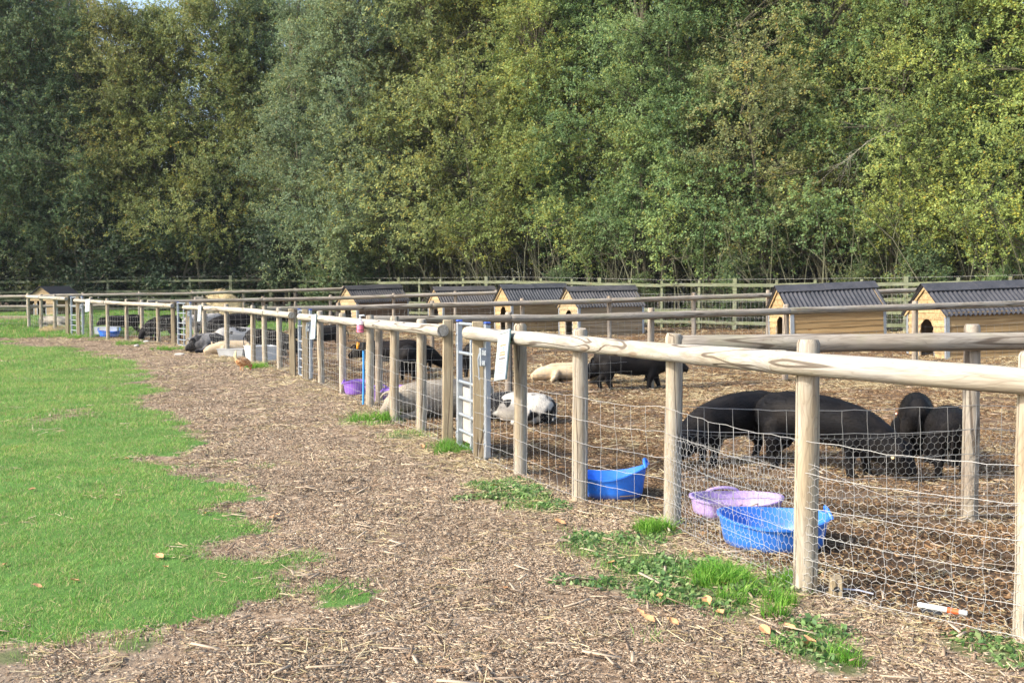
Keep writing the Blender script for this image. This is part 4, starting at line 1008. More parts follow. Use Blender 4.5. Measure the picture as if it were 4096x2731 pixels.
# ------------------------------------------------------------------ pigs
def remeshed(mb, name, voxel=.016, smooth=5):
    m = mb.me(name + '_raw'); o = bpy.data.objects.new('tmp', m); COL.objects.link(o)
    r = o.modifiers.new('r', 'REMESH'); r.mode = 'VOXEL'; r.voxel_size = voxel; r.use_smooth_shade = True
    s = o.modifiers.new('s', 'SMOOTH'); s.factor = .5; s.iterations = smooth
    dg = bpy.context.evaluated_depsgraph_get(); dg.update(); me = bpy.data.meshes.new_from_object(o.evaluated_get(dg))
    me.name = name; me.materials.clear(); bpy.data.objects.remove(o); bpy.data.meshes.remove(m)
    for p in me.polygons: p.use_smooth = True
    return me
def pig_mesh(kind, hy=0.0, fat=1.0):
    mb = MB(); tail = None
    def ears(c, fwd, side, up, s=1.0):
        for k in (-1, 1):
            a = c + side * (.055 * k) + up * .07; mb.tube([a, a + side * (.045 * k) + up * .035 + fwd * .03, a + side * (.075 * k) + up * .015 + fwd * .09, a + side * (.08 * k) - up * .02 + fwd * .135], [(.030 * s, .015), (.048 * s, .014), (.036 * s, .012), (.012, .008)], n=10)
    def head(pts, rad):
        mb.tube(pts, rad, n=16)
    if kind in ('stand', 'graze', 'walk'):
        X = [(-.57, .40, .03, .05), (-.545, .405, .10, .12), (-.47, .41, .155, .18), (-.34, .405, .185, .205), (-.15, .38, .20, .215), (.03, .365, .205, .215), (.2, .375, .19, .205), (.33, .39, .165, .185), (.43, .40, .135, .155)]
        if kind == 'graze': X = [(-.57, .39, .03, .05), (-.545, .40, .10, .12), (-.47, .41, .15, .18), (-.34, .415, .18, .205), (-.15, .405, .195, .215), (.03, .385, .20, .215), (.2, .355, .185, .20), (.33, .325, .16, .18), (.41, .295, .14, .155)]
        if kind == 'graze':
            H_ = [(.33, .325, .155, .175), (.44, .28, .14, .155), (.53, .225, .122, .13), (.60, .165, .102, .105), (.645, .115, .073, .080), (.675, .078, .053, .053), (.684, .06, .050, .046)]
            ec = Vector((.53, 0, .245)); fw = Vector((.5, 0, -.8)).normalized()
        else:
            H_ = [(.33, .40, .150, .17), (.47, .41, .125, .14), (.56, .395, .112, .118), (.64, .36, .088, .092), (.70, .325, .060, .062), (.75, .30, .047, .046), (.768, .292, .045, .042)]
            ec = Vector((.56, 0, .43)); fw = Vector((.85, 0, -.35)).normalized()
        mb.tube([(x, 0, z + .03) for x, z, a, b in X], [(a * fat, b * .89) for x, z, a, b in X], n=22)
        yw = lambda x: hy * max(0, x - .40) * 1.6
        hp = [Vector((x - abs(hy) * max(0, x - .45) * .6, yw(x), z)) for x, z, a, b in H_]
        head(hp, [(a, b) for x, z, a, b in H_])
        up = Vector((0, 1, 0)).cross(fw) * -1
        if up.z < 0: up = -up
        ears(ec + Vector((-abs(hy) * .07, yw(ec.x), 0)), fw, Vector((0, 1, 0)), up)
        w = 1 if kind == 'walk' else .35
        for sy, ph in ((1, .06), (-1, -.05)):
            d = ph * w * 1.3
            mb.tube([(.27, sy * .09, .36), (.275 + d * .2, sy * .105, .24), (.27 + d * .7, sy * .10, .15), (.275 + d, sy * .10, .075), (.28 + d, sy * .10, .03), (.295 + d, sy * .10, .002)], [.085, .066, .043, .034, .036, .040], n=12)
            d = -ph * w * 1.5
            mb.tube([(-.38, sy * .085, .38), (-.37 + d * .2, sy * .11, .27), (-.385 + d * .5, sy * .11, .19), (-.43 + d * .8, sy * .105, .135), (-.405 + d, sy * .105, .06), (-.40 + d, sy * .105, .03), (-.385 + d, sy * .105, .002)], [.115, .098, .065, .042, .035, .037, .040], n=12)
        tail = [(-.575, 0, .46), (-.61, .005, .43), (-.62, .01, .34), (-.61, .02, .25), (-.62, .02, .20)]
    elif kind == 'lie':                                                        # on the belly, legs folded
        X = [(-.55, .16, .05, .06), (-.52, .17, .13, .14), (-.42, .19, .19, .19), (-.26, .195, .22, .205), (-.06, .19, .225, .20), (.14, .19, .21, .20), (.29, .20, .18, .185), (.4, .205, .14, .155)]
        mb.tube([(x, 0, z) for x, z, a, b in X], [(a * fat, b) for x, z, a, b in X], n=22)
        H_ = [(.30, .21, .16, .175), (.43, .20, .14, .155), (.52, .17, .125, .13), (.59, .13, .10, .105), (.64, .095, .068, .07), (.685, .072, .05, .05), (.70, .068, .048, .046)]
        hp = [Vector((x - abs(hy) * max(0, x - .45) * .6, hy * max(0, x - .38) * 1.6, z)) for x, z, a, b in H_]; head(hp, [(a, b) for *_, a, b in H_])
        ears(Vector((.52, hy * .2, .19)), Vector((.9, 0, -.2)).normalized(), Vector((0, 1, 0)), Vector((.2, 0, 1)).normalized(), 1.1)
        for sy in (-1, 1):
            mb.tube([(.26, sy * .13, .12), (.36, sy * .17, .06), (.48, sy * .17, .04), (.56, sy * .16, .035)], [.08, .05, .037, .035], n=10)
            mb.tube([(-.36, sy * .15, .14), (-.24, sy * .22, .09), (-.30, sy * .25, .045), (-.16, sy * .25, .035), (-.08, sy * .24, .033)], [.12, .09, .05, .038, .034], n=10)
        tail = [(-.555, 0, .2), (-.59, .02, .17), (-.6, .05, .09), (-.58, .09, .04)]
    else:                                                                      # flat on one side, legs towards -Y
        X = [(-.55, .15, .05, .05), (-.52, .155, .12, .11), (-.42, .165, .18, .155), (-.25, .165, .205, .165), (-.05, .165, .215, .165), (.15, .165, .20, .16), (.3, .16, .17, .155), (.41, .145, .13, .13)]
        mb.tube([(x, 0, z) for x, z, a, b in X], [(a, b) for x, z, a, b in X], n=22)
        H_ = [(.32, .14, .15, .145), (.44, .13, .14, .135), (.53, .12, .125, .12), (.60, .10, .10, .095), (.65, .08, .065, .065), (.69, .07, .05, .05)]
        head([(x, -.02 - .25 * max(0, x - .45), z) for x, z, a, b in H_], [(a, b) for *_, a, b in H_])
        mb.tube([(.50, .06, .20), (.50, .10, .27), (.52, .12, .31)], [(.012, .035), (.014, .045), (.01, .015)], n=8)
        for x, z0 in ((.26, .08), (.22, .17)): mb.tube([(x, -.12, z0), (x + .03, -.24, z0 * .8), (x + .06, -.34, z0 * .55), (x + .08, -.42, z0 * .4 + .01)], [.08, .052, .036, .034], n=10)
        for x, z0 in ((-.36, .09), (-.40, .19)): mb.tube([(x, -.10, z0), (x + .05, -.24, z0 * .85), (x - .02, -.33, z0 * .6), (x + .03, -.43, z0 * .4 + .01)], [.115, .085, .045, .035], n=10)
        tail = [(-.555, 0, .16), (-.6, -.03, .12), (-.62, -.06, .05)]
    me = remeshed(mb, 'pig_' + kind)
    tb = MB(); tb.tube(tail, [.016, .013, .010, .008, .012][:len(tail)], n=8); tm = tb.me('tail', True)
    r = np.random.default_rng(len(me.vertices)); n = len(me.vertices); co = np.zeros(n * 3); me.vertices.foreach_get('co', co); no = np.zeros(n * 3); me.vertex_normals.foreach_get('vector', no)
    co = co.reshape(-1, 3); no = no.reshape(-1, 3); k = r.integers(0, n, 4200); k = k[co[k, 2] > .06]
    A = co[k] + r.normal(0, .006, (len(k), 3)); d = no[k] * .55 + np.array([-.8, 0, -.35]) + r.normal(0, .25, (len(k), 3)); d /= np.linalg.norm(d, axis=1, keepdims=True)
    V, F_ = seg_prisms(A - d * .004, A + d * r.uniform(.012, .026, (len(k), 1)), .0009); hm_ = mesh_np('bristles', V, F_)
    return me, (tm, hm_)
PM = {}
def pig_kind(k, hy=0.0):
    if (k, hy) not in PM: PM[(k, hy)] = pig_mesh(k, hy)
    return PM[(k, hy)]
def pig(u, v, head, sc, kind, mat, label, hy=0.0, Y=None, sz=None, group='pigs in the pens', tagc=None, tilt=0.0):
    wy = {3660: .74, 3785: .95}[u] if u in (3660, 3785) else (-1.0 if kind == 'side' else 1.0)
    x, y = G(u, v) if Y is None else at(u, Y)
    head -= math.degrees(math.atan2(x, y))                # headings below are as seen along the line of sight
    me, (tm, hm_) = pig_kind(kind, hy)
    o = bpy.data.objects.new('pig', me); COL.objects.link(o)
    if not me.materials: me.materials.append(M[mat])
    o.material_slots[0].link = 'OBJECT'; o.material_slots[0].material = M[mat]
    if not tm.materials: tm.materials.append(M[mat])
    tl = bpy.data.objects.new('tail', tm); COL.objects.link(tl); tl.parent = o; tl.material_slots[0].link = 'OBJECT'; tl.material_slots[0].material = M[mat]
    if not hm_.materials: hm_.materials.append(M[mat])
    hr = bpy.data.objects.new('bristles', hm_); COL.objects.link(hr); hr.parent = o; hr.material_slots[0].link = 'OBJECT'; hr.material_slots[0].material = M[mat]; hr['kind'] = 'stuff'
    o.location = (x, y, Tf(x, y) - .004); o.rotation_euler = (0, tilt, math.radians(head)); o.scale = (sc, sc * wy, sc if sz is None else sz)
    tag(o, label, 'pig', group)
    if tagc:
        mb = MB(); mb.tube([tuple(tagc[0]), tuple(Vector(tagc[0]) + Vector(tagc[1]))], .012, n=10); mb.obj('ear_tag', M[tagc[2]], o)
    return o
# a cheap pair of eyes and a snout disc are modelled on the nearest animals
pig(2930, 1848, 222, 1.0, 'graze', 'pig_black', 'black pig grazing head down at left, behind the lilac tub', 0.0)
pig(3295, 1890, 336, 1.05, 'graze', 'pig_black', 'long black pig side on with its head down right, behind the nearest fence post', 0.0, tagc=((.60, -.15, .20), (0, -.012, .004), 'ear_tag_y'))
pig(3660, 1828, 93, .98, 'graze', 'pig_black', 'black pig seen from behind, the farther of the two rumps by the divider post', 0.6, tagc=((.56, .20, .34), (-.012, .004, .006), 'ear_tag'))
pig(3785, 1888, 95, .92, 'graze', 'pig_black', 'smaller black pig seen from behind, nearer of the two rumps beside the divider post', 0.6, tagc=((.56, .20, .34), (-.012, .004, .006), 'ear_tag'))
pig(2535, 1556, 0, 1.06, 'walk', 'pig_black', 'black pig walking right behind the second dividing fence', 0.0)
pig(2495, 1532, 182, .95, 'graze', 'pig_black', 'black pig mostly hidden behind the walking pig, only its head showing', 0.0)
pig(2278, 1522, 184, .93, 'side', 'pig_cream', 'cream pig asleep on its side left of the walking black pig', 0.0)
pig(2078, 1686, 138, .92, 'lie', 'pig_pied', 'white pig with large black patches lying right of the nearest gate', 0.0)
pig(1775, 0, 203, 1.16, 'lie', 'pig_grey', 'big bristly grey pig lying against the fence left of the nearest gate', 0.0, Y=12.15)
pig(1558, 1490, 165, 1.02, 'stand', 'pig_dark', 'black pig standing side on behind the purple tubs', 0.0)
pig(1630, 1512, 92, .95, 'graze', 'pig_black', 'black pig facing away, nearest of the three behind the purple tubs', 0.0)
pig(1672, 1480, 40, .88, 'graze', 'pig_black', 'black pig half hidden at the back of the three behind the purple tubs', 0.0)
pig(1905, 1502, 80, .98, 'graze', 'pig_black', 'black pig seen through the bars of the nearest gate', 0.0)
pig(1290, 1400, 178, 1.02, 'stand', 'pig_black', 'black pig alone behind the fence between the second gate and the soap bottle', 0.0)
pig(915, 0, 175, 1.18, 'graze', 'pig_black', 'black pig with high round back behind the spotted pigs', 0.0, Y=30.6)
pig(822, 0, 215, 1.18, 'stand', 'pig_spots', 'white and black pig standing behind the notice by the third gate', 0.0, Y=31.6)
pig(955, 0, 15, 1.08, 'lie', 'pig_spots', 'white pig with black spots resting behind the cream pig', 0.0, Y=25.0, sz=1.5)
pig(868, 0, 200, 1.1, 'lie', 'pig_darkpied', 'dark grey and black pig with its head down left of the cream pig', -.4, Y=24.7, sz=1.25)
pig(935, 0, 182, 1.0, 'side', 'pig_cream', 'cream pig lying on its side behind the long white trough', 0.0, Y=23.95)
pig(1085, 0, -8, 1.02, 'graze', 'pig_dark', 'black pig standing behind the square white trough', 0.0, Y=23.2)
pig(1092, 0, 5, 1.1, 'lie', 'pig_black', 'black pig lying far back, above the square white trough', 0.0, Y=36.9)
pig(492, 0, 186, 1.05, 'stand', 'pig_black', 'black pig side on behind the white box in the far left pen', 0.0, Y=33.0)
pig(650, 0, 222, 1.22, 'graze', 'pig_black', 'black pig with its head down beside the post left of the third gate', 0.0, Y=29.9)
pig(218, 0, -32, 1.0, 'lie', 'pig_greyface', 'pale grey pig lying on straw in the farthest pen', 0.0, Y=35.1)

# ------------------------------------------------------------------ hen
x, y = G(966, 1488); hen = empty('hen', (x, y, Tf(x, y)), math.radians(48), label='orange brown hen pecking on the chip path with its pale tail raised', cat='hen')
mb = MB(); mb.tube([(-.13, 0, .24), (-.10, 0, .235), (-.04, 0, .20), (.04, 0, .185), (.11, 0, .19), (.15, 0, .17), (.18, 0, .12), (.20, 0, .08), (.215, 0, .055)], [.015, .05, .085, .095, .075, .05, .032, .028, .012], n=14)
for s in (-1, 1): mb.tube([(.0, s * .03, .14), (.01, s * .04, .09), (0, s * .04, .02), (.03, s * .04, .006)], [.035, .014, .009, .012], n=8); mb.tube([(.08, s * .06, .20), (0, s * .088, .20), (-.1, s * .06, .2)], [(.012, .03), (.018, .055), (.008, .015)], n=8)
hm = NT('hen_feathers'); v = hm.coord(); f = hm.noise(v, 26, 3, .6); hm.set(color=hm.mix(hm.ramp(f, [(.35, 0), (.62, 1)]), (.42, .15, .04), (.70, .46, .24)), rough=.8)
new_obj('body', remeshed(mb, 'hen_body', .008, 3), hm.m, hen)
mb = MB()
for k in range(5): mb.tube([(-.10, (k - 2) * .008, .24), (-.135, (k - 2) * .016, .31), (-.135 + .01 * k, (k - 2) * .02, .41)], [(.006, .02), (.008, .024), (.003, .008)], n=6)
mb.obj('tail_feathers', plain('pale_feathers', (.78, .66, .42), .8), hen, smooth=True)
mb = MB(); mb.tube([(.185, 0, .135), (.215, 0, .12), (.235, 0, .085)], [(.008, .014), (.009, .022), (.006, .01)], n=8); mb.tube([(.20, .01, .05), (.215, .012, .03)], .012, n=6); mb.obj('comb', plain('red_comb', (.55, .03, .03), .5), hen, smooth=True)

# ------------------------------------------------------------------ rubber tubs and troughs
def tub(u, v, R, rb, h0, h1, hang, mat, label, rot=0, Y=None, hk=.075, squash=(1, 1), group=None, tilt=(0, 0), rise2=0.0):
    x, y = G(u, v) if Y is None else at(u, Y)
    t = empty('feed_tub', (x, y, Tf(x, y) + .004), math.radians(rot), label=label, cat='tub', group=group); t.scale = (squash[0], squash[1], 1); t.rotation_euler = (tilt[0], tilt[1], math.radians(rot))
    n = 72; th_ = .006; V = []; F_ = []
    def rim(a):
        return h0 + h1 * (math.cos(a) ** 2) + rise2 * math.cos(a)
    prof = [(0, 0, 0), (rb * .93, 0, 0), (rb, .018, 1)] ; rows = []
    def ring(r, zf):
        b = len(V)
        for k in range(n):
            a = 2 * math.pi * k / n; V.append((r(a) * math.cos(a), r(a) * math.sin(a), zf(a)))
        rows.append(b); return b
    V.append((0, 0, 0.0)); c0 = 0
    ring(lambda a: rb * .94, lambda a: 0.0); ring(lambda a: rb, lambda a: .016)
    for f in (.25, .5, .75, .94): ring(lambda a, f=f: rb + (R - rb) * f, lambda a, f=f: .016 + (rim(a) - .016) * f)
    ring(lambda a: R + .010, lambda a: rim(a) - .012); ring(lambda a: R + .010, lambda a: rim(a)); ring(lambda a: R - th_, lambda a: rim(a))
    for f in (.8, .5, .2): ring(lambda a, f=f: rb + (R - rb) * f - th_, lambda a, f=f: .016 + (rim(a) - .016) * f)
    ring(lambda a: rb * .93, lambda a: .014); V.append((0, 0, .012)); c1 = len(V) - 1
    for a, b in zip(rows[:-1], rows[1:]):
        for k in range(n): k2 = (k + 1) % n; F_.append((a + k, a + k2, b + k2, b + k))
    for k in range(n): k2 = (k + 1) % n; F_.append((c0, rows[0] + k2, rows[0] + k)); F_.append((c1, rows[-1] + k, rows[-1] + k2))
    mb = MB(); mb.add(V, F_); mb.obj('basin', M[mat], t, smooth=True)
    for a in hang:
        mb = MB(); cx, cy = (R + .004) * math.cos(a), (R + .004) * math.sin(a); tx, ty = -math.sin(a), math.cos(a); z = rim(a)
        pts = []
        for k in range(13):
            q = math.pi * k / 12; pts.append((cx + tx * math.cos(q) * .10 - math.cos(a) * math.sin(q) * .02, cy + ty * math.cos(q) * .10 - math.sin(a) * math.sin(q) * .02, z - .008 + math.sin(q) * hk))
        mb.tube(pts, .011, n=8); mb.obj('handle', M[mat], t, smooth=True)
    return t
tub(3092, 0, .318, .285, .155, .03, (0,), 'tub_blue', 'large bright blue rubber feed tub beside the nearest fence post', rot=-8, Y=5.84, squash=(1.0, .95), hk=.05)
tub(2945, 0, .272, .255, .105, .02, (1.7,), 'tub_lilac', 'faded lilac rubber feed tub behind the large blue one', rot=0, squash=(1.12, .95), Y=6.645, hk=.035)
tub(2441, 0, .265, .235, .15, .055, (0,), 'tub_blue2', 'deep blue rubber tub with one high raised end, right of a fence post', rot=-14, Y=7.27, squash=(1.0, .8), hk=.05, rise2=.03)
tub(1427, 0, .20, .17, .17, .045, (math.pi / 2, -math.pi / 2), 'tub_purple', 'small purple rubber tub left of the blue standpipe', rot=90, Y=14.75, hk=.05)
tub(1536, 0, .27, .22, .15, .06, (math.pi / 2, -math.pi / 2), 'tub_purple', 'wider purple rubber tub right of the blue standpipe', rot=20, Y=13.9, hk=.06)
tub(438, 0, .34, .28, .17, .05, (0, math.pi), 'tub_blue2', 'small blue tub standing against the white box in the far left pen', rot=10, Y=31.95)
def trough(u, Y, L, W_, H_, rz, mat, label, taper=.86):
    x, y = at(u, Y); t = empty('trough', (x, y, Tf(x, y)), math.radians(rz), label=label, cat='trough', group='troughs inside the front fence'); th_ = .03
    mb = MB(); k = taper
    o = [(-L / 2 * k, -W_ / 2 * k, 0), (L / 2 * k, -W_ / 2 * k, 0), (L / 2 * k, W_ / 2 * k, 0), (-L / 2 * k, W_ / 2 * k, 0), (-L / 2, -W_ / 2, H_), (L / 2, -W_ / 2, H_), (L / 2, W_ / 2, H_), (-L / 2, W_ / 2, H_)]
    i = [(-L / 2 + th_, -W_ / 2 + th_, H_), (L / 2 - th_, -W_ / 2 + th_, H_), (L / 2 - th_, W_ / 2 - th_, H_), (-L / 2 + th_, W_ / 2 - th_, H_), (-L / 2 * k + th_, -W_ / 2 * k + th_, .04), (L / 2 * k - th_, -W_ / 2 * k + th_, .04), (L / 2 * k - th_, W_ / 2 * k - th_, .04), (-L / 2 * k + th_, W_ / 2 * k - th_, .04)]
    mb.add(o + i, [(3, 2, 1, 0), (0, 1, 5, 4), (1, 2, 6, 5), (2, 3, 7, 6), (3, 0, 4, 7), (4, 5, 9, 8), (5, 6, 10, 9), (6, 7, 11, 10), (7, 4, 8, 11), (8, 9, 13, 12), (9, 10, 14, 13), (10, 11, 15, 14), (11, 8, 12, 15), (12, 13, 14, 15)])
    mb.obj('basin', M[mat], t)
    mb = MB(); e = .012
    for y_ in (-1, 1): mb.box((0, y_ * (W_ / 2 - .008), H_ + .006), (L + 2 * e, .034, .016), bev=.004)
    for x_ in (-1, 1): mb.box((x_ * (L / 2 - .008), 0, H_ + .0055), (.034, W_ - .02, .015), bev=.004)
    mb.obj('rim', M[mat], t)
trough(1044, 21.75, .60, .50, .32, 32, 'trough', 'square white insulated trough behind two fence posts')
trough(932, 23.1, .66, .30, .18, -12, 'trough_grey', 'long low pale trough left of the square white one')
trough(430, 32.45, .72, .35, .27, 5, 'trough', 'white rectangular box behind the small blue tub in the far left pen', .97)

# ------------------------------------------------------------------ small things lying about
x, y = G(3768, 2462); t = empty('plastic_tube', (x, y, Tf(x, y) + .03), math.radians(-24), label='white plastic tube with an orange band lying on the pen litter', cat='tube'); t.rotation_euler = (0, math.radians(3), math.radians(-28))
mb = MB(); mb.tube([(-.105, 0, 0), (-.10, 0, 0), (.02, 0, 0)], [.009, .013, .013], n=14); mb.tube([(.068, 0, 0), (.075, 0, 0), (.10, 0, 0), (.105, 0, 0)], [.0125, .011, .0135, .011], n=14); mb.obj('barrel', M['white'], t, smooth=True)
mb = MB(); mb.tube([(.02, 0, 0), (.069, 0, 0)], .0134, n=14); mb.obj('band', plain('orange_band', (.85, .16, .05), .5), t, smooth=True)
mb = MB(); mb.tube([(-.085, -.01, -.022), (-.04, -.01, -.022), (-.0, -.01, -.022)], [.014, .014, .010], n=10); mb.obj('black_cap', M['black_plastic'], t)
x, y = G(3342, 2385); t = empty('timber_block', (x, y, Tf(x, y)), math.radians(-12), label='short timber block with a round hole, right of the nearest fence post foot', cat='block')
mb = MB(); mb.box((0, 0, .05), (.055, .10, .10), bev=.003); b = mb.obj('block', M['square'], t)
mb = MB(); mb.tube([(0, -.049, .055), (0, -.0515, .055)], .014, n=14); mb.tube([(-.018, -.049, .05), (-.018, -.0515, .05)], .0035, n=8); mb.tube([(.018, -.049, .05), (.018, -.0515, .05)], .0035, n=8); mb.obj('hole', M['black_plastic'], b)  # solid black discs paint the shadowed insides of the holes
x, y = G(3432, 2385); t = new_obj('grey_strip', None)
bpy.data.objects.remove(t)
mb = MB(); mb.tube([(-.07, 0, .0), (0, .002, .006), (.07, 0, 0)], [(.010, .003), (.011, .003), (.010, .003)], n=8); o = mb.obj('plastic_strip', plain('grey_strip', (.55, .55, .60), .5), loc=(x, y, Tf(x, y) + .03), rot=(0, .1, math.radians(-14))); tag(o, 'pale grey plastic strip lying beside the timber block', 'strip')
def rock(u, v, s, label, mat='stone'):
    x, y = G(u, v); bm = bmesh.new(); bmesh.ops.create_icosphere(bm, subdivisions=2, radius=1)
    for q in bm.verts: q.co = Vector((q.co.x * s[0], q.co.y * s[1], q.co.z * s[2])) * (1 + .25 * (float(vnoise(q.co.x * 2 + u, q.co.y * 2 + q.co.z, 3)) - .5))
    me = bpy.data.meshes.new('stone'); bm.to_mesh(me); bm.free(); o = new_obj('stone', me, M[mat], loc=(x, y, Tf(x, y) + s[2] * .5), rot=(0, 0, random.uniform(0, 3))); return tag(o, label, 'stone')
rock(547, 1388, (.10, .07, .05), 'pale flat stone in front of the grass tufts left of the third gate')
rock(585, 1369, (.09, .05, .035), 'small white stone inside the fence near the black pig left of the third gate', 'white')
rock(720, 1421, (.14, .08, .04), 'reddish flat stone on the path below the third gate')
def dead_leaf():
    V = []; F_ = []; n = 7
    for i in range(n):
        f = i / (n - 1); w_ = .5 * math.sin(math.pi * min(.97, .05 + f * .95)) ** .8
        for j in (-1, 0, 1): V.append((f - .5, j * w_ * .62, .16 * abs(j) * w_ * 2 + .22 * (f - .5) ** 2 + .03 * math.sin(9 * f + j)))
    for i in range(n - 1):
        for j in range(2): a = i * 3 + j; F_.append((a, a + 1, a + 4, a + 3))
    me = bpy.data.meshes.new('dead_leaf'); me.from_pydata(V, [], F_); me.materials.append(plain('dead_leaf', (.52, .27, .12), .75, 0, .35, 5, .2)); return me
dl = dead_leaf(); rr = random.Random(4)
for u, v, s in [(2590, 2500, .07), (2690, 2510, .06), (2830, 2425, .075), (2880, 2468, .06), (2640, 2405, .05), (3060, 2540, .07), (3235, 2580, .075), (3160, 2530, .06), (3235, 2590, .08), (2760, 2225, .05), (2445, 2265, .05), (2890, 2350, .05), (640, 2250, .07), (660, 2285, .04),
                (130, 1975, .06), (300, 2340, .05), (1090, 2082, .07), (1110, 2070, .05), (505, 1840, .06), (20, 2270, .05), (820, 2065, .05), (470, 2010, .05), (2020, 2375, .06), (2560, 2470, .05), (1980, 1958, .07), (2240, 2105, .08), (150, 2370, .05), (1690, 1795, .07)]:
    x, y = G(u, v); o = new_obj('fallen_leaf', dl, None, loc=(x, y, Tf(x, y) + .025), rot=(rr.uniform(-.4, .4), rr.uniform(-.4, .4), rr.uniform(0, 6.3))); o.scale = (s, s, s)
    tag(o, 'curled orange brown dead leaf lying on the ground', 'leaf', 'fallen dead leaves on path and lawn')
# straw heap, feeder crates and timber edging at the far end
def heap(u, Y, rx, ry, h, label, seed):
    x0, y0 = at(u, Y); V = []; n = 26; zb = Tf(x0, y0) - .05
    for j in range(n + 1):
        for i in range(n + 1):
            a, b = -1 + 2 * i / n, -1 + 2 * j / n; r = math.hypot(a, b); k = max(0, 1 - r ** 2.2) ** .8
            V.append((x0 + a * rx, y0 + b * ry, zb + h * k * (.75 + .5 * float(vnoise(a * 3 + seed, b * 3, 4))) + .04 * float(vnoise(a * 12, b * 12, seed))))
    idx = np.arange((n + 1) ** 2).reshape(n + 1, n + 1); F_ = np.stack([idx[:-1, :-1], idx[:-1, 1:], idx[1:, 1:], idx[1:, :-1]], -1).reshape(-1, 4)
    m = NT('straw_heap'); v = m.coord(scale=(9, 9, 22)); f = m.noise(v, 2.5, 4, .7); m.set(color=m.mix(m.ramp(f, [(.3, 0), (.65, 1)]), (.30, .22, .10), (.66, .54, .31)), rough=.9); m.bump(f, 1, .05)
    t = empty('straw_heap', (x0, y0, zb), label=label, cat='straw')
    me = mesh_np('mound', np.array(V) - np.array([x0, y0, zb]), F_, True); new_obj('mound', me, m.m, t)
    rr = np.random.default_rng(seed); A = []; B = []
    for _ in range(900):
        a, b = rr.uniform(-1, 1, 2)
        if math.hypot(a, b) > 1: continue
        i, j = int((a + 1) / 2 * n), int((b + 1) / 2 * n); p = Vector(V[j * (n + 1) + i]) - Vector((x0, y0, zb)); d = Vector(rr.normal(0, 1, 3)); d.z *= .4; d = d.normalized() * rr.uniform(.05, .14)
        A.append(p - d + Vector((0, 0, .03))); B.append(p + d + Vector((0, 0, .03)))
    V2, F2 = seg_prisms(A, B, .005); o = new_obj('straws', mesh_np('straws', V2, F2, False, np.tile((.66, .54, .31), (len(V2), 1))), M['straw'], t); o['kind'] = 'stuff'
heap(880, 38.3, 1.25, .8, 1.02, 'tall heap of straw by the green fence, above the black pig with the round back', 3)
heap(945, 31.2, 1.2, .5, .16, 'low scatter of straw between the far dividing fences', 5)
heap(222, 33.85, .55, .3, .16, 'straw bedding in front of the pale grey pig at the farthest fence', 8)
def crate(u, Y, L, W_, H_, rz, label):
    x, y = at(u, Y); t = empty('crate', (x, y, Tf(x, y)), math.radians(rz), label=label, cat='crate', group='slatted crates by the straw heap')
    for sx in (-1, 1):
        for sy in (-1, 1): mb = MB(); mb.box((sx * (L / 2 - .03), sy * (W_ / 2 - .03), H_ / 2), (.05, .05, H_)); mb.obj('corner_post', M['rail_old'], t)
    for k in range(4):
        for sy in (-1, 1): mb = MB(); mb.box((0, sy * (W_ / 2 + .006), H_ * (.14 + .25 * k)), (L, .018, .09)); mb.obj('slat', M['rail_old'], t)
        for sx in (-1, 1): mb = MB(); mb.box((sx * (L / 2 + .006), 0, H_ * (.14 + .25 * k)), (.018, W_ - .02, .09)); mb.obj('slat', M['rail_old'], t)
crate(802, 38.0, .42, .8, .92, 4, 'tall grey slatted crate left of the straw heap')
crate(845, 36.6, .42, .5, .48, -6, 'low pale slatted crate in front of the straw heap')
x0, y0 = at(-260, 37.2); x1, y1 = at(128, 37.4); mb = MB()
mb.box(((x1 - x0) / 2, 0, .07), (x1 - x0, .2, .16), bev=.01); o = mb.obj('timber_sleeper', M['square'], loc=(x0, y0, Tf(x1, y1) - .02)); tag(o, 'long tan timber sleeper lying in the grass at the far left', 'sleeper')

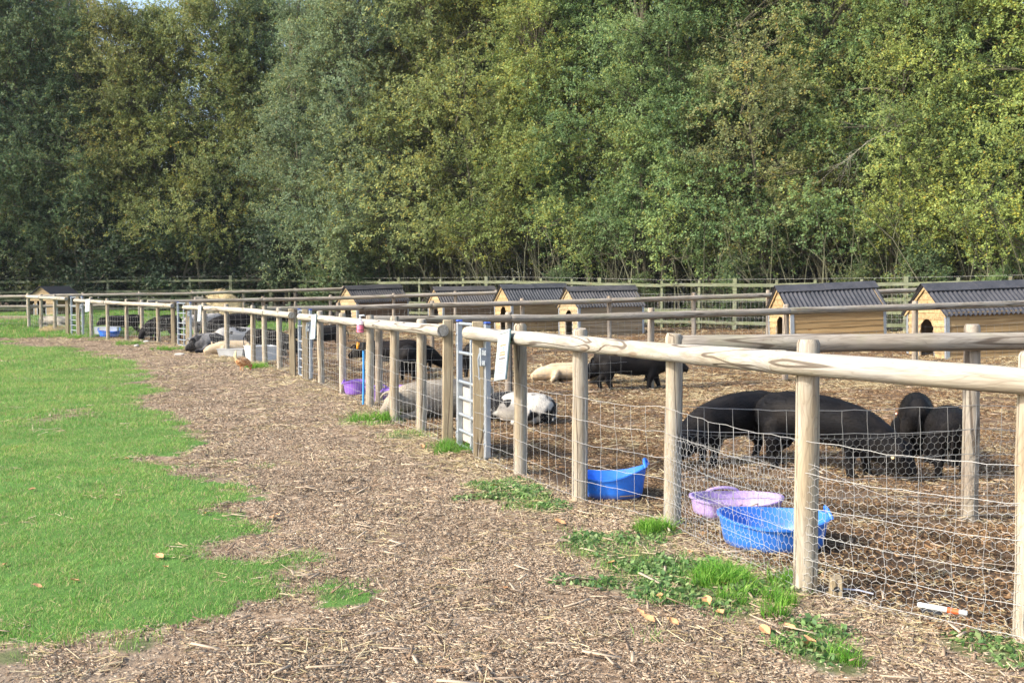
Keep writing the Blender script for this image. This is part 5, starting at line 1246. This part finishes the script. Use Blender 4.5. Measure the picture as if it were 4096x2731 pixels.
# ------------------------------------------------------------------ trees
def leaves_np(r, cen, out, n_tw, n_lf, spread, tw_len, lsize, upb):
    """cen: clump centres (k,3), out: outward directions; returns quads"""
    k = len(cen); N = k * n_tw
    o = np.repeat(cen, n_tw, 0) + r.normal(0, 1, (N, 3)) * np.repeat(spread, n_tw)[:, None] * np.array([.55, .55, .42])
    d = np.repeat(out, n_tw, 0) * .7 + r.normal(0, .6, (N, 3)); d[:, 2] += upb; d /= np.linalg.norm(d, axis=1, keepdims=True)
    L = r.uniform(.55, 1.2, N) * tw_len
    t = r.uniform(0, 1, (N, n_lf)); P = o[:, None] + d[:, None] * (t * L[:, None])[..., None]
    P[..., 2] -= (t ** 2 * L[:, None]) * .18
    P += r.normal(0, .045, P.shape); P = P.reshape(-1, 3); M_ = len(P)
    a = np.repeat(d, n_lf, 0) * .5 + r.normal(0, .75, (M_, 3)); a[:, 2] -= .25; a /= np.linalg.norm(a, axis=1, keepdims=True)
    nn = np.repeat(np.repeat(out, n_tw, 0), n_lf, 0) * .8 + r.normal(0, .5, (M_, 3)); nn[:, 2] += .5
    b = np.cross(nn, a); b /= (np.linalg.norm(b, axis=1, keepdims=True) + 1e-9)
    s = lsize * r.uniform(.6, 1.3, M_)[:, None]
    V = np.stack([P - a * s, P - b * s * .58, P + a * s, P + b * s * .58], 1).reshape(-1, 3)
    # leaf to leaf colour: mostly green, some yellow, a few brown
    q = r.uniform(0, 1, M_); clv = np.repeat(r.uniform(.78, 1.18, k), n_tw * n_lf)
    cly = np.repeat(r.uniform(0, 1, k), n_tw * n_lf)
    c = np.ones((M_, 3)); yel = q < (.10 + .16 * (cly > .7)); c[yel] = (1.45, 1.12, .7); br = q > .985; c[br] = (1.6, .85, .6); pale = (q > .5) & (q < .6); c[pale] = (1.35, 1.3, 1.35)
    c *= (r.uniform(.84, 1.14, M_) * clv)[:, None]
    return V, np.repeat(c, 4, 0)
def crown_mesh(seed, H, R, b0, nclump, n_tw, n_lf, lsize, lean=0.0, skirt=True, slim=.6, power=.42):
    r = np.random.default_rng(seed)
    t = np.sort(r.uniform(0, 1, nclump) ** .92); h = b0 + (H - b0) * t
    prof = np.clip((1 - t) ** power, .16, 1) * (.80 + .2 * np.sin(t * 9 + seed)) * np.where(t < .08, .8, 1)
    h = h + .5 * (H > 8) * (t < .1); ang = r.uniform(0, 6.283, nclump); rad = R * prof * np.sqrt(r.uniform(.25, 1.0, nclump))
    cen = np.stack([rad * np.cos(ang) + lean * h, rad * np.sin(ang), h], -1)
    out = np.stack([np.cos(ang), np.sin(ang), np.full(nclump, .15)], -1)
    spread = r.uniform(.5, 1.05, nclump) * (1 - .35 * t) * R / 2.6
    V, C = leaves_np(r, cen, out, n_tw, n_lf, spread, .62, lsize, .28)
    n = len(V) // 4; me = mesh_np('crown', V, np.arange(n * 4).reshape(n, 4), False, C)
    return me, cen
def trunk_mesh(seed, cen, H, ns, spread=.6, lean=0.0):
    r = np.random.default_rng(seed + 500); mb = MB(); stems = []
    for k in range(ns):
        a = r.uniform(0, 6.283); b = Vector((math.cos(a) * .25, math.sin(a) * .25, -.3)); top = Vector((math.cos(a) * spread + lean * H * .8, math.sin(a) * spread, H * r.uniform(.6, .8)))
        pts = []; m = 8; off = Vector((0, 0, 0))
        for i in range(m + 1):
            f = i / m; p = b.lerp(top, f) + Vector((math.cos(a), math.sin(a), 0)) * math.sin(f * 2.2) * spread * .5
            off += Vector((r.normal(0, .07), r.normal(0, .07), 0)); pts.append(p + off * f)
        r0 = r.uniform(.05, .09) if ns > 1 else .12
        mb.tube(pts, [r0 * (1 - .82 * i / m) for i in range(m + 1)], n=7); stems.append(pts)
    for c in cen[::1]:
        c = Vector(c); best = None
        for s in stems:
            for p in s[2:]:
                if p.z < c.z - .2:
                    d = (p - c).length
                    if best is None or d < best[0]: best = (d, p)
        if best is None: best = (0, stems[0][2])
        p = best[1]; m1 = p.lerp(c, .5) + Vector((r.normal(0, .1), r.normal(0, .1), .12))
        e = c + (c - p).normalized() * .5
        mb.tube([p, m1, c, e], [.034, .024, .014, .005], n=4, caps=False)
        for _ in range(2):
            d = Vector(r.normal(0, .5, 3)); mb.tube([m1, m1.lerp(c, .6) + d * .4, c + d], [.013, .009, .003], n=3, caps=False)
    return mb.me('trunk', True)
VAR = []
for i, (H, R, b0, nc, ns) in enumerate([(13, 3.3, 2.0, 160, 3), (14, 3.1, 2.3, 160, 4), (12.5, 3.5, 1.9, 160, 3), (13.5, 3.2, 2.1, 160, 2), (14, 3.4, 1.8, 164, 4)]):
    me, cen = crown_mesh(10 + i, H, R, b0, nc, 28, 26, .040, lean=(-.02, .015, 0, .02, -.01)[i]); VAR.append((me, trunk_mesh(i, cen, H, ns), H))
SV = []
for i, (H, R) in enumerate([(4.2, 2.0), (3.4, 1.7)]):
    me, cen = crown_mesh(40 + i, H, R, .5, 34, 22, 20, .046, power=.45); SV.append((me, trunk_mesh(40 + i, cen, H, 5, .5), H))
def Yb(u): return 34.29 / (1 + .7 * (u - 2048) / FP) if u > 1087 else 41.6
def tree(u, dY, var, H, col, label, group='trees of the wood edge beyond the green fence', fat=1.0, name='tree', cat='tree', VV=None):
    me, tm, h = (VV or VAR)[var]; Y = Yb(u) + dY; x, y = at(u, Y); t = empty(name, (x, y, Tf(x, y) - .1), random.uniform(0, 6.28), label=label, cat=cat, group=group)
    s = H / h; t.scale = (s * fat, s * fat, s)
    c = new_obj('crown', me, M['leaf'], t); c.color = (*col, 1); new_obj('trunk', tm, M['bark'], t); return t
YG = (0.244, 0.315, 0.094); G1 = (0.155, 0.251, 0.094); BG = (0.181, 0.251, 0.129); OL = (0.235, 0.287, 0.104); DG = (0.114, 0.177, 0.077); SHADE_DK = (.045, .075, .036); LG = (0.194, 0.286, 0.105); BY = (0.267, 0.339, 0.089)  # the darkest leaf green paints in the shade under the trees
front = [
    (4420, 3.0, 0, 12.5, YG, 'yellow-green tree cut by the right edge, above the rightmost kennel'),
    (4110, 2.4, 2, 12.0, BY, 'bright yellow-green tree with low spreading boughs above the rightmost kennel'),
    (3830, 3.4, 4, 13.0, LG, 'light green tree between the two orange kennels'),
    (3590, 2.6, 1, 12.5, YG, 'yellowish tree with bare pale branches right of the left orange kennel'),
    (3340, 3.2, 3, 13.5, G1, 'mid green tree directly above the left orange kennel'),
    (3090, 2.6, 0, 13.0, (.19, .225, .09), 'brownish green tree left of the left orange kennel'),
    (2860, 3.2, 2, 13.0, G1, 'green tree over the gap between grey and orange kennels, right half'),
    (2620, 2.8, 4, 13.5, LG, 'light green tree over the gap between grey and orange kennels, left half'),
    (2400, 3.3, 1, 14.0, G1, 'green tree right above the grey kennel with the arched door'),
    (2170, 2.8, 3, 14.0, YG, 'tall yellow-green tree above the light brown kennel'),
    (1950, 3.3, 0, 14.5, (.215, .265, .085), 'tall olive-yellow tree above the weathered brown kennel'),
    (1730, 2.6, 2, 14.5, OL, 'olive-brown autumn tree left of the tall yellow ones'),
    (1640, 5.2, 4, 14.5, OL, 'brown-tinged tree half hidden behind the blue-green tree'),
    (1470, 1.8, 4, 14.5, BG, 'broad blue-green tree standing forward over the dark brown kennel'),
    (1280, 1.6, 1, 14.0, BG, 'blue-green tree hanging over the corner of the green fence'),
    (1090, 3.6, 3, 14.0, DG, 'dark green tree left of the blue-green pair'),
    (900, 2.6, 2, 14.2, (.20, .245, .08), 'olive tree with yellowing leaves above the straw heap'),
    (700, 3.0, 0, 13.3, (.21, .255, .078), 'olive-yellow tree above the third gate'),
    (500, 2.6, 3, 13.2, (.21, .24, .078), 'yellow-brown tree above the far left pen'),
    (310, 2.4, 1, 13.4, DG, 'dark green tree behind the small felt-roofed kennel'),
    (130, 2.6, 4, 14.5, (.13, .19, .085), 'dark tree with grey-green leaves left of the felt-roofed kennel'),
    (-60, 2.6, 2, 15.5, DG, 'dark green tree cut by the left edge'),
]
for a in front: tree(*a)
tree(260, 5.5, 4, 15.8, (.30, .20, .07), 'tree with orange-red autumn leaves at the top left', fat=.9)
for i, (xx, yy) in enumerate([(-36, 44), (-40, 38.5)]):
    t = tree(0, 0, i % 5, 14.5, [DG, G1][i % 2], 'tree of the wood beyond the left edge of the view, shading the far left fence', 'trees beyond the left edge'); t.location = (xx, yy, Tf(xx, yy) - .1)
rr = random.Random(8)
for i in range(22):
    u = -150 + i * 212 + rr.uniform(-50, 50); H = rr.uniform(12.5, 14.5)
    if 250 < u < 1100: H = rr.uniform(11.4, 12.6)
    tree(u, 6.2 + rr.uniform(-.6, .8), i % 5, H, [G1, OL, DG, LG][i % 4], 'tree in the second row of the wood, seen through gaps in the front row', 'trees in the second row of the wood')
for i in range(16):
    u = -150 + i * 290 + rr.uniform(-60, 60)
    tree(u, 10.5 + rr.uniform(-.8, 1), (i * 2) % 5, rr.uniform(10.5, 13) if u > 1200 else rr.uniform(9, 10.5), [SHADE_DK, DG][i % 2], 'tree deep in the wood, glimpsed only in dark gaps', 'trees deep in the wood', fat=1.15)
shr = [(1560, 1.7, DG), (1400, 1.6, DG), (1180, 1.5, SHADE_DK), (1010, 1.5, SHADE_DK), (860, 1.6, SHADE_DK), (690, 1.5, (.06, .10, .05)), (530, 1.6, SHADE_DK), (370, 1.5, SHADE_DK), (210, 1.6, (.06, .09, .04)), (60, 1.5, SHADE_DK), (-90, 1.5, SHADE_DK)]
names = ['green shrub left of the weathered brown kennel, behind the green fence', 'grey-green shrub behind the dark brown kennel', 'dark shrub at the corner of the green fence', 'dark shrub right of the straw heap behind the green fence', 'dark shrub directly behind the straw heap', 'grey-green shrub above the third gate', 'dark shrub beside the hanging dead branch', 'dark shrub right of the felt-roofed kennel', 'dark shrub right behind the felt-roofed kennel', 'dark shrub left of the felt-roofed kennel', 'dark shrub cut by the left edge']
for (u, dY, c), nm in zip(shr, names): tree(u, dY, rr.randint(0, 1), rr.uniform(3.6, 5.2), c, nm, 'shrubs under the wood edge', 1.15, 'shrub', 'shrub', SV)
for i in range(26):
    u = -100 + i * 178 + rr.uniform(-40, 40)
    tree(u, rr.uniform(12, 15), i % 2, rr.uniform(4.5, 6.5), SHADE_DK, 'dark bush filling the bottom of the wood', 'bushes deep in the wood', 1.3, 'bush', 'bush', SV)
for i, (u, dY, H) in enumerate([(2560, 1.1, 1.8), (2950, 1.0, 2.2), (3420, 1.0, 2.0), (3700, 1.1, 2.4), (3980, .9, 1.8), (2240, 1.1, 1.9)]):
    tree(u, dY, i % 2, H, [DG, DG, (.09, .14, .06), DG, G1, DG][i], ['small leafy bush right of the arched-door kennel', 'small bush midway between grey and orange kennels', 'small bush behind the ridge of the left orange kennel', 'small bush between the orange kennels', 'small bush behind the ridge of the rightmost kennel', 'small bush behind the arched-door kennel'][i], 'small bushes against the green fence', 1.0, 'bush', 'bush', SV)
# thin understorey stems
r = np.random.default_rng(77); A = []; B = []; RA = []
mbs = MB(); LV = []; LC = []
for i in range(520):
    u = r.uniform(1350, 4500) if i < 420 else r.uniform(-150, 1350); Y = Yb(u) + r.uniform(.5, 4.5); x, y = at(u, Y); h = r.uniform(1.6, 4.6); lx = r.normal(-.18, .22) * h; ly = r.normal(0, .15) * h; z = Tf(x, y)
    r0 = r.uniform(.008, .024) * (1.9 if r.uniform() < .12 else 1); p = [Vector((x, y, z)), Vector((x + lx * .25 + r.normal(0, .05), y + ly * .25, z + h * .35)), Vector((x + lx * .6, y + ly * .6, z + h * .7)), Vector((x + lx * 1.15, y + ly, z + h))]
    mbs.tube(p, [r0, r0 * .8, r0 * .6, r0 * .25], n=4, caps=False)
    for _ in range(3):
        q = p[r.integers(1, 3)]; e = q + Vector((r.normal(0, .35), r.normal(0, .3), r.uniform(.1, .7))); mbs.tube([q, q.lerp(e, .5) + Vector((0, 0, .05)), e], [r0 * .4, r0 * .3, .002], n=3, caps=False)
mu = NT('sapling_bark'); mu.set(color=mu.mix(mu.noise(mu.coord(), 5), (.06, .065, .035), (.17, .17, .10)), rough=.9)
o = mbs.obj('undergrowth_stems', mu.m); tag(o, 'thin bare sapling stems crowded under the trees behind the green fence', 'saplings', kind='stuff')
n = 120; cen = []
for i in range(n):
    u = r.uniform(1500, 4500); Y = Yb(u) + r.uniform(.4, 3.2); x, y = at(u, Y); cen.append((x, y, Tf(x, y) + abs(r.normal(.2, .7))))
cen = np.array(cen); ou = np.tile([0, -.5, .5], (n, 1)); V, C = leaves_np(r, cen, ou, 10, 12, np.full(n, .28), .4, .036, .2)
me = mesh_np('bramble_leaves', V, np.arange(len(V)).reshape(-1, 4), False, C * np.array([.07, .11, .04])); o = new_obj('bramble_leaves', me, tintmat('bramble_leaf', .3)); tag(o, 'loose brambles and ivy leaves low under the trees', 'brambles', kind='stuff')
# bare pale branches
def dead_branch(u, v, Y, L, down, label, seed):
    rr = np.random.default_rng(seed); p0 = UV(u, v, Y); k_ = .5; t = empty('dead_branch', p0, label=label, cat='branch'); mb = MB()
    def grow(p, d, L, r, k):
        m = 5; pts = [p]
        for i in range(m): d = (d + Vector(rr.normal(0, .16, 3))).normalized(); pts.append(pts[-1] + d * L / m)
        mb.tube(pts, [r * (1 - .7 * i / m) for i in range(m + 1)], n=4, caps=False)
        if k:
            for _ in range(4): grow(pts[rr.integers(1, m + 1)], (d + Vector(rr.normal(0, .55, 3))).normalized(), L * rr.uniform(.4, .7), r * .55, k - 1)
    grow(Vector((0, 0, 0)), Vector(down).normalized(), L, .014, 3)
    mb.obj('twigs', plain('dead_bark', (.24, .23, .17), .9), t)
dead_branch(520, 1040, 42.0, 1.0, (.1, 0, -1), 'pale dead branch hanging above the fence at the far left', 3)
dead_branch(3650, 470, 28.2, 2.6, (-.9, -.1, -.55), 'long bare lichened branch crossing the crown right of the left orange kennel', 5)

# ------------------------------------------------------------------ thin autumn haze
mb = MB(); mb.box((0, 105, 9), (330, 330, 24)); hz = NT('haze_air'); pv = hz.n('ShaderNodeVolumePrincipled'); pv.inputs['Density'].default_value = .00025; pv.inputs['Color'].default_value = (.86, .92, 1, 1)
hz.t.nodes.remove(hz.b); hz.l(pv.outputs[0], hz.out.inputs['Volume']); o = mb.obj('haze', hz.m); tag(o, 'thin pale haze between the camera and the wood', 'haze', kind='stuff')
SC.cycles.volume_bounces = 0
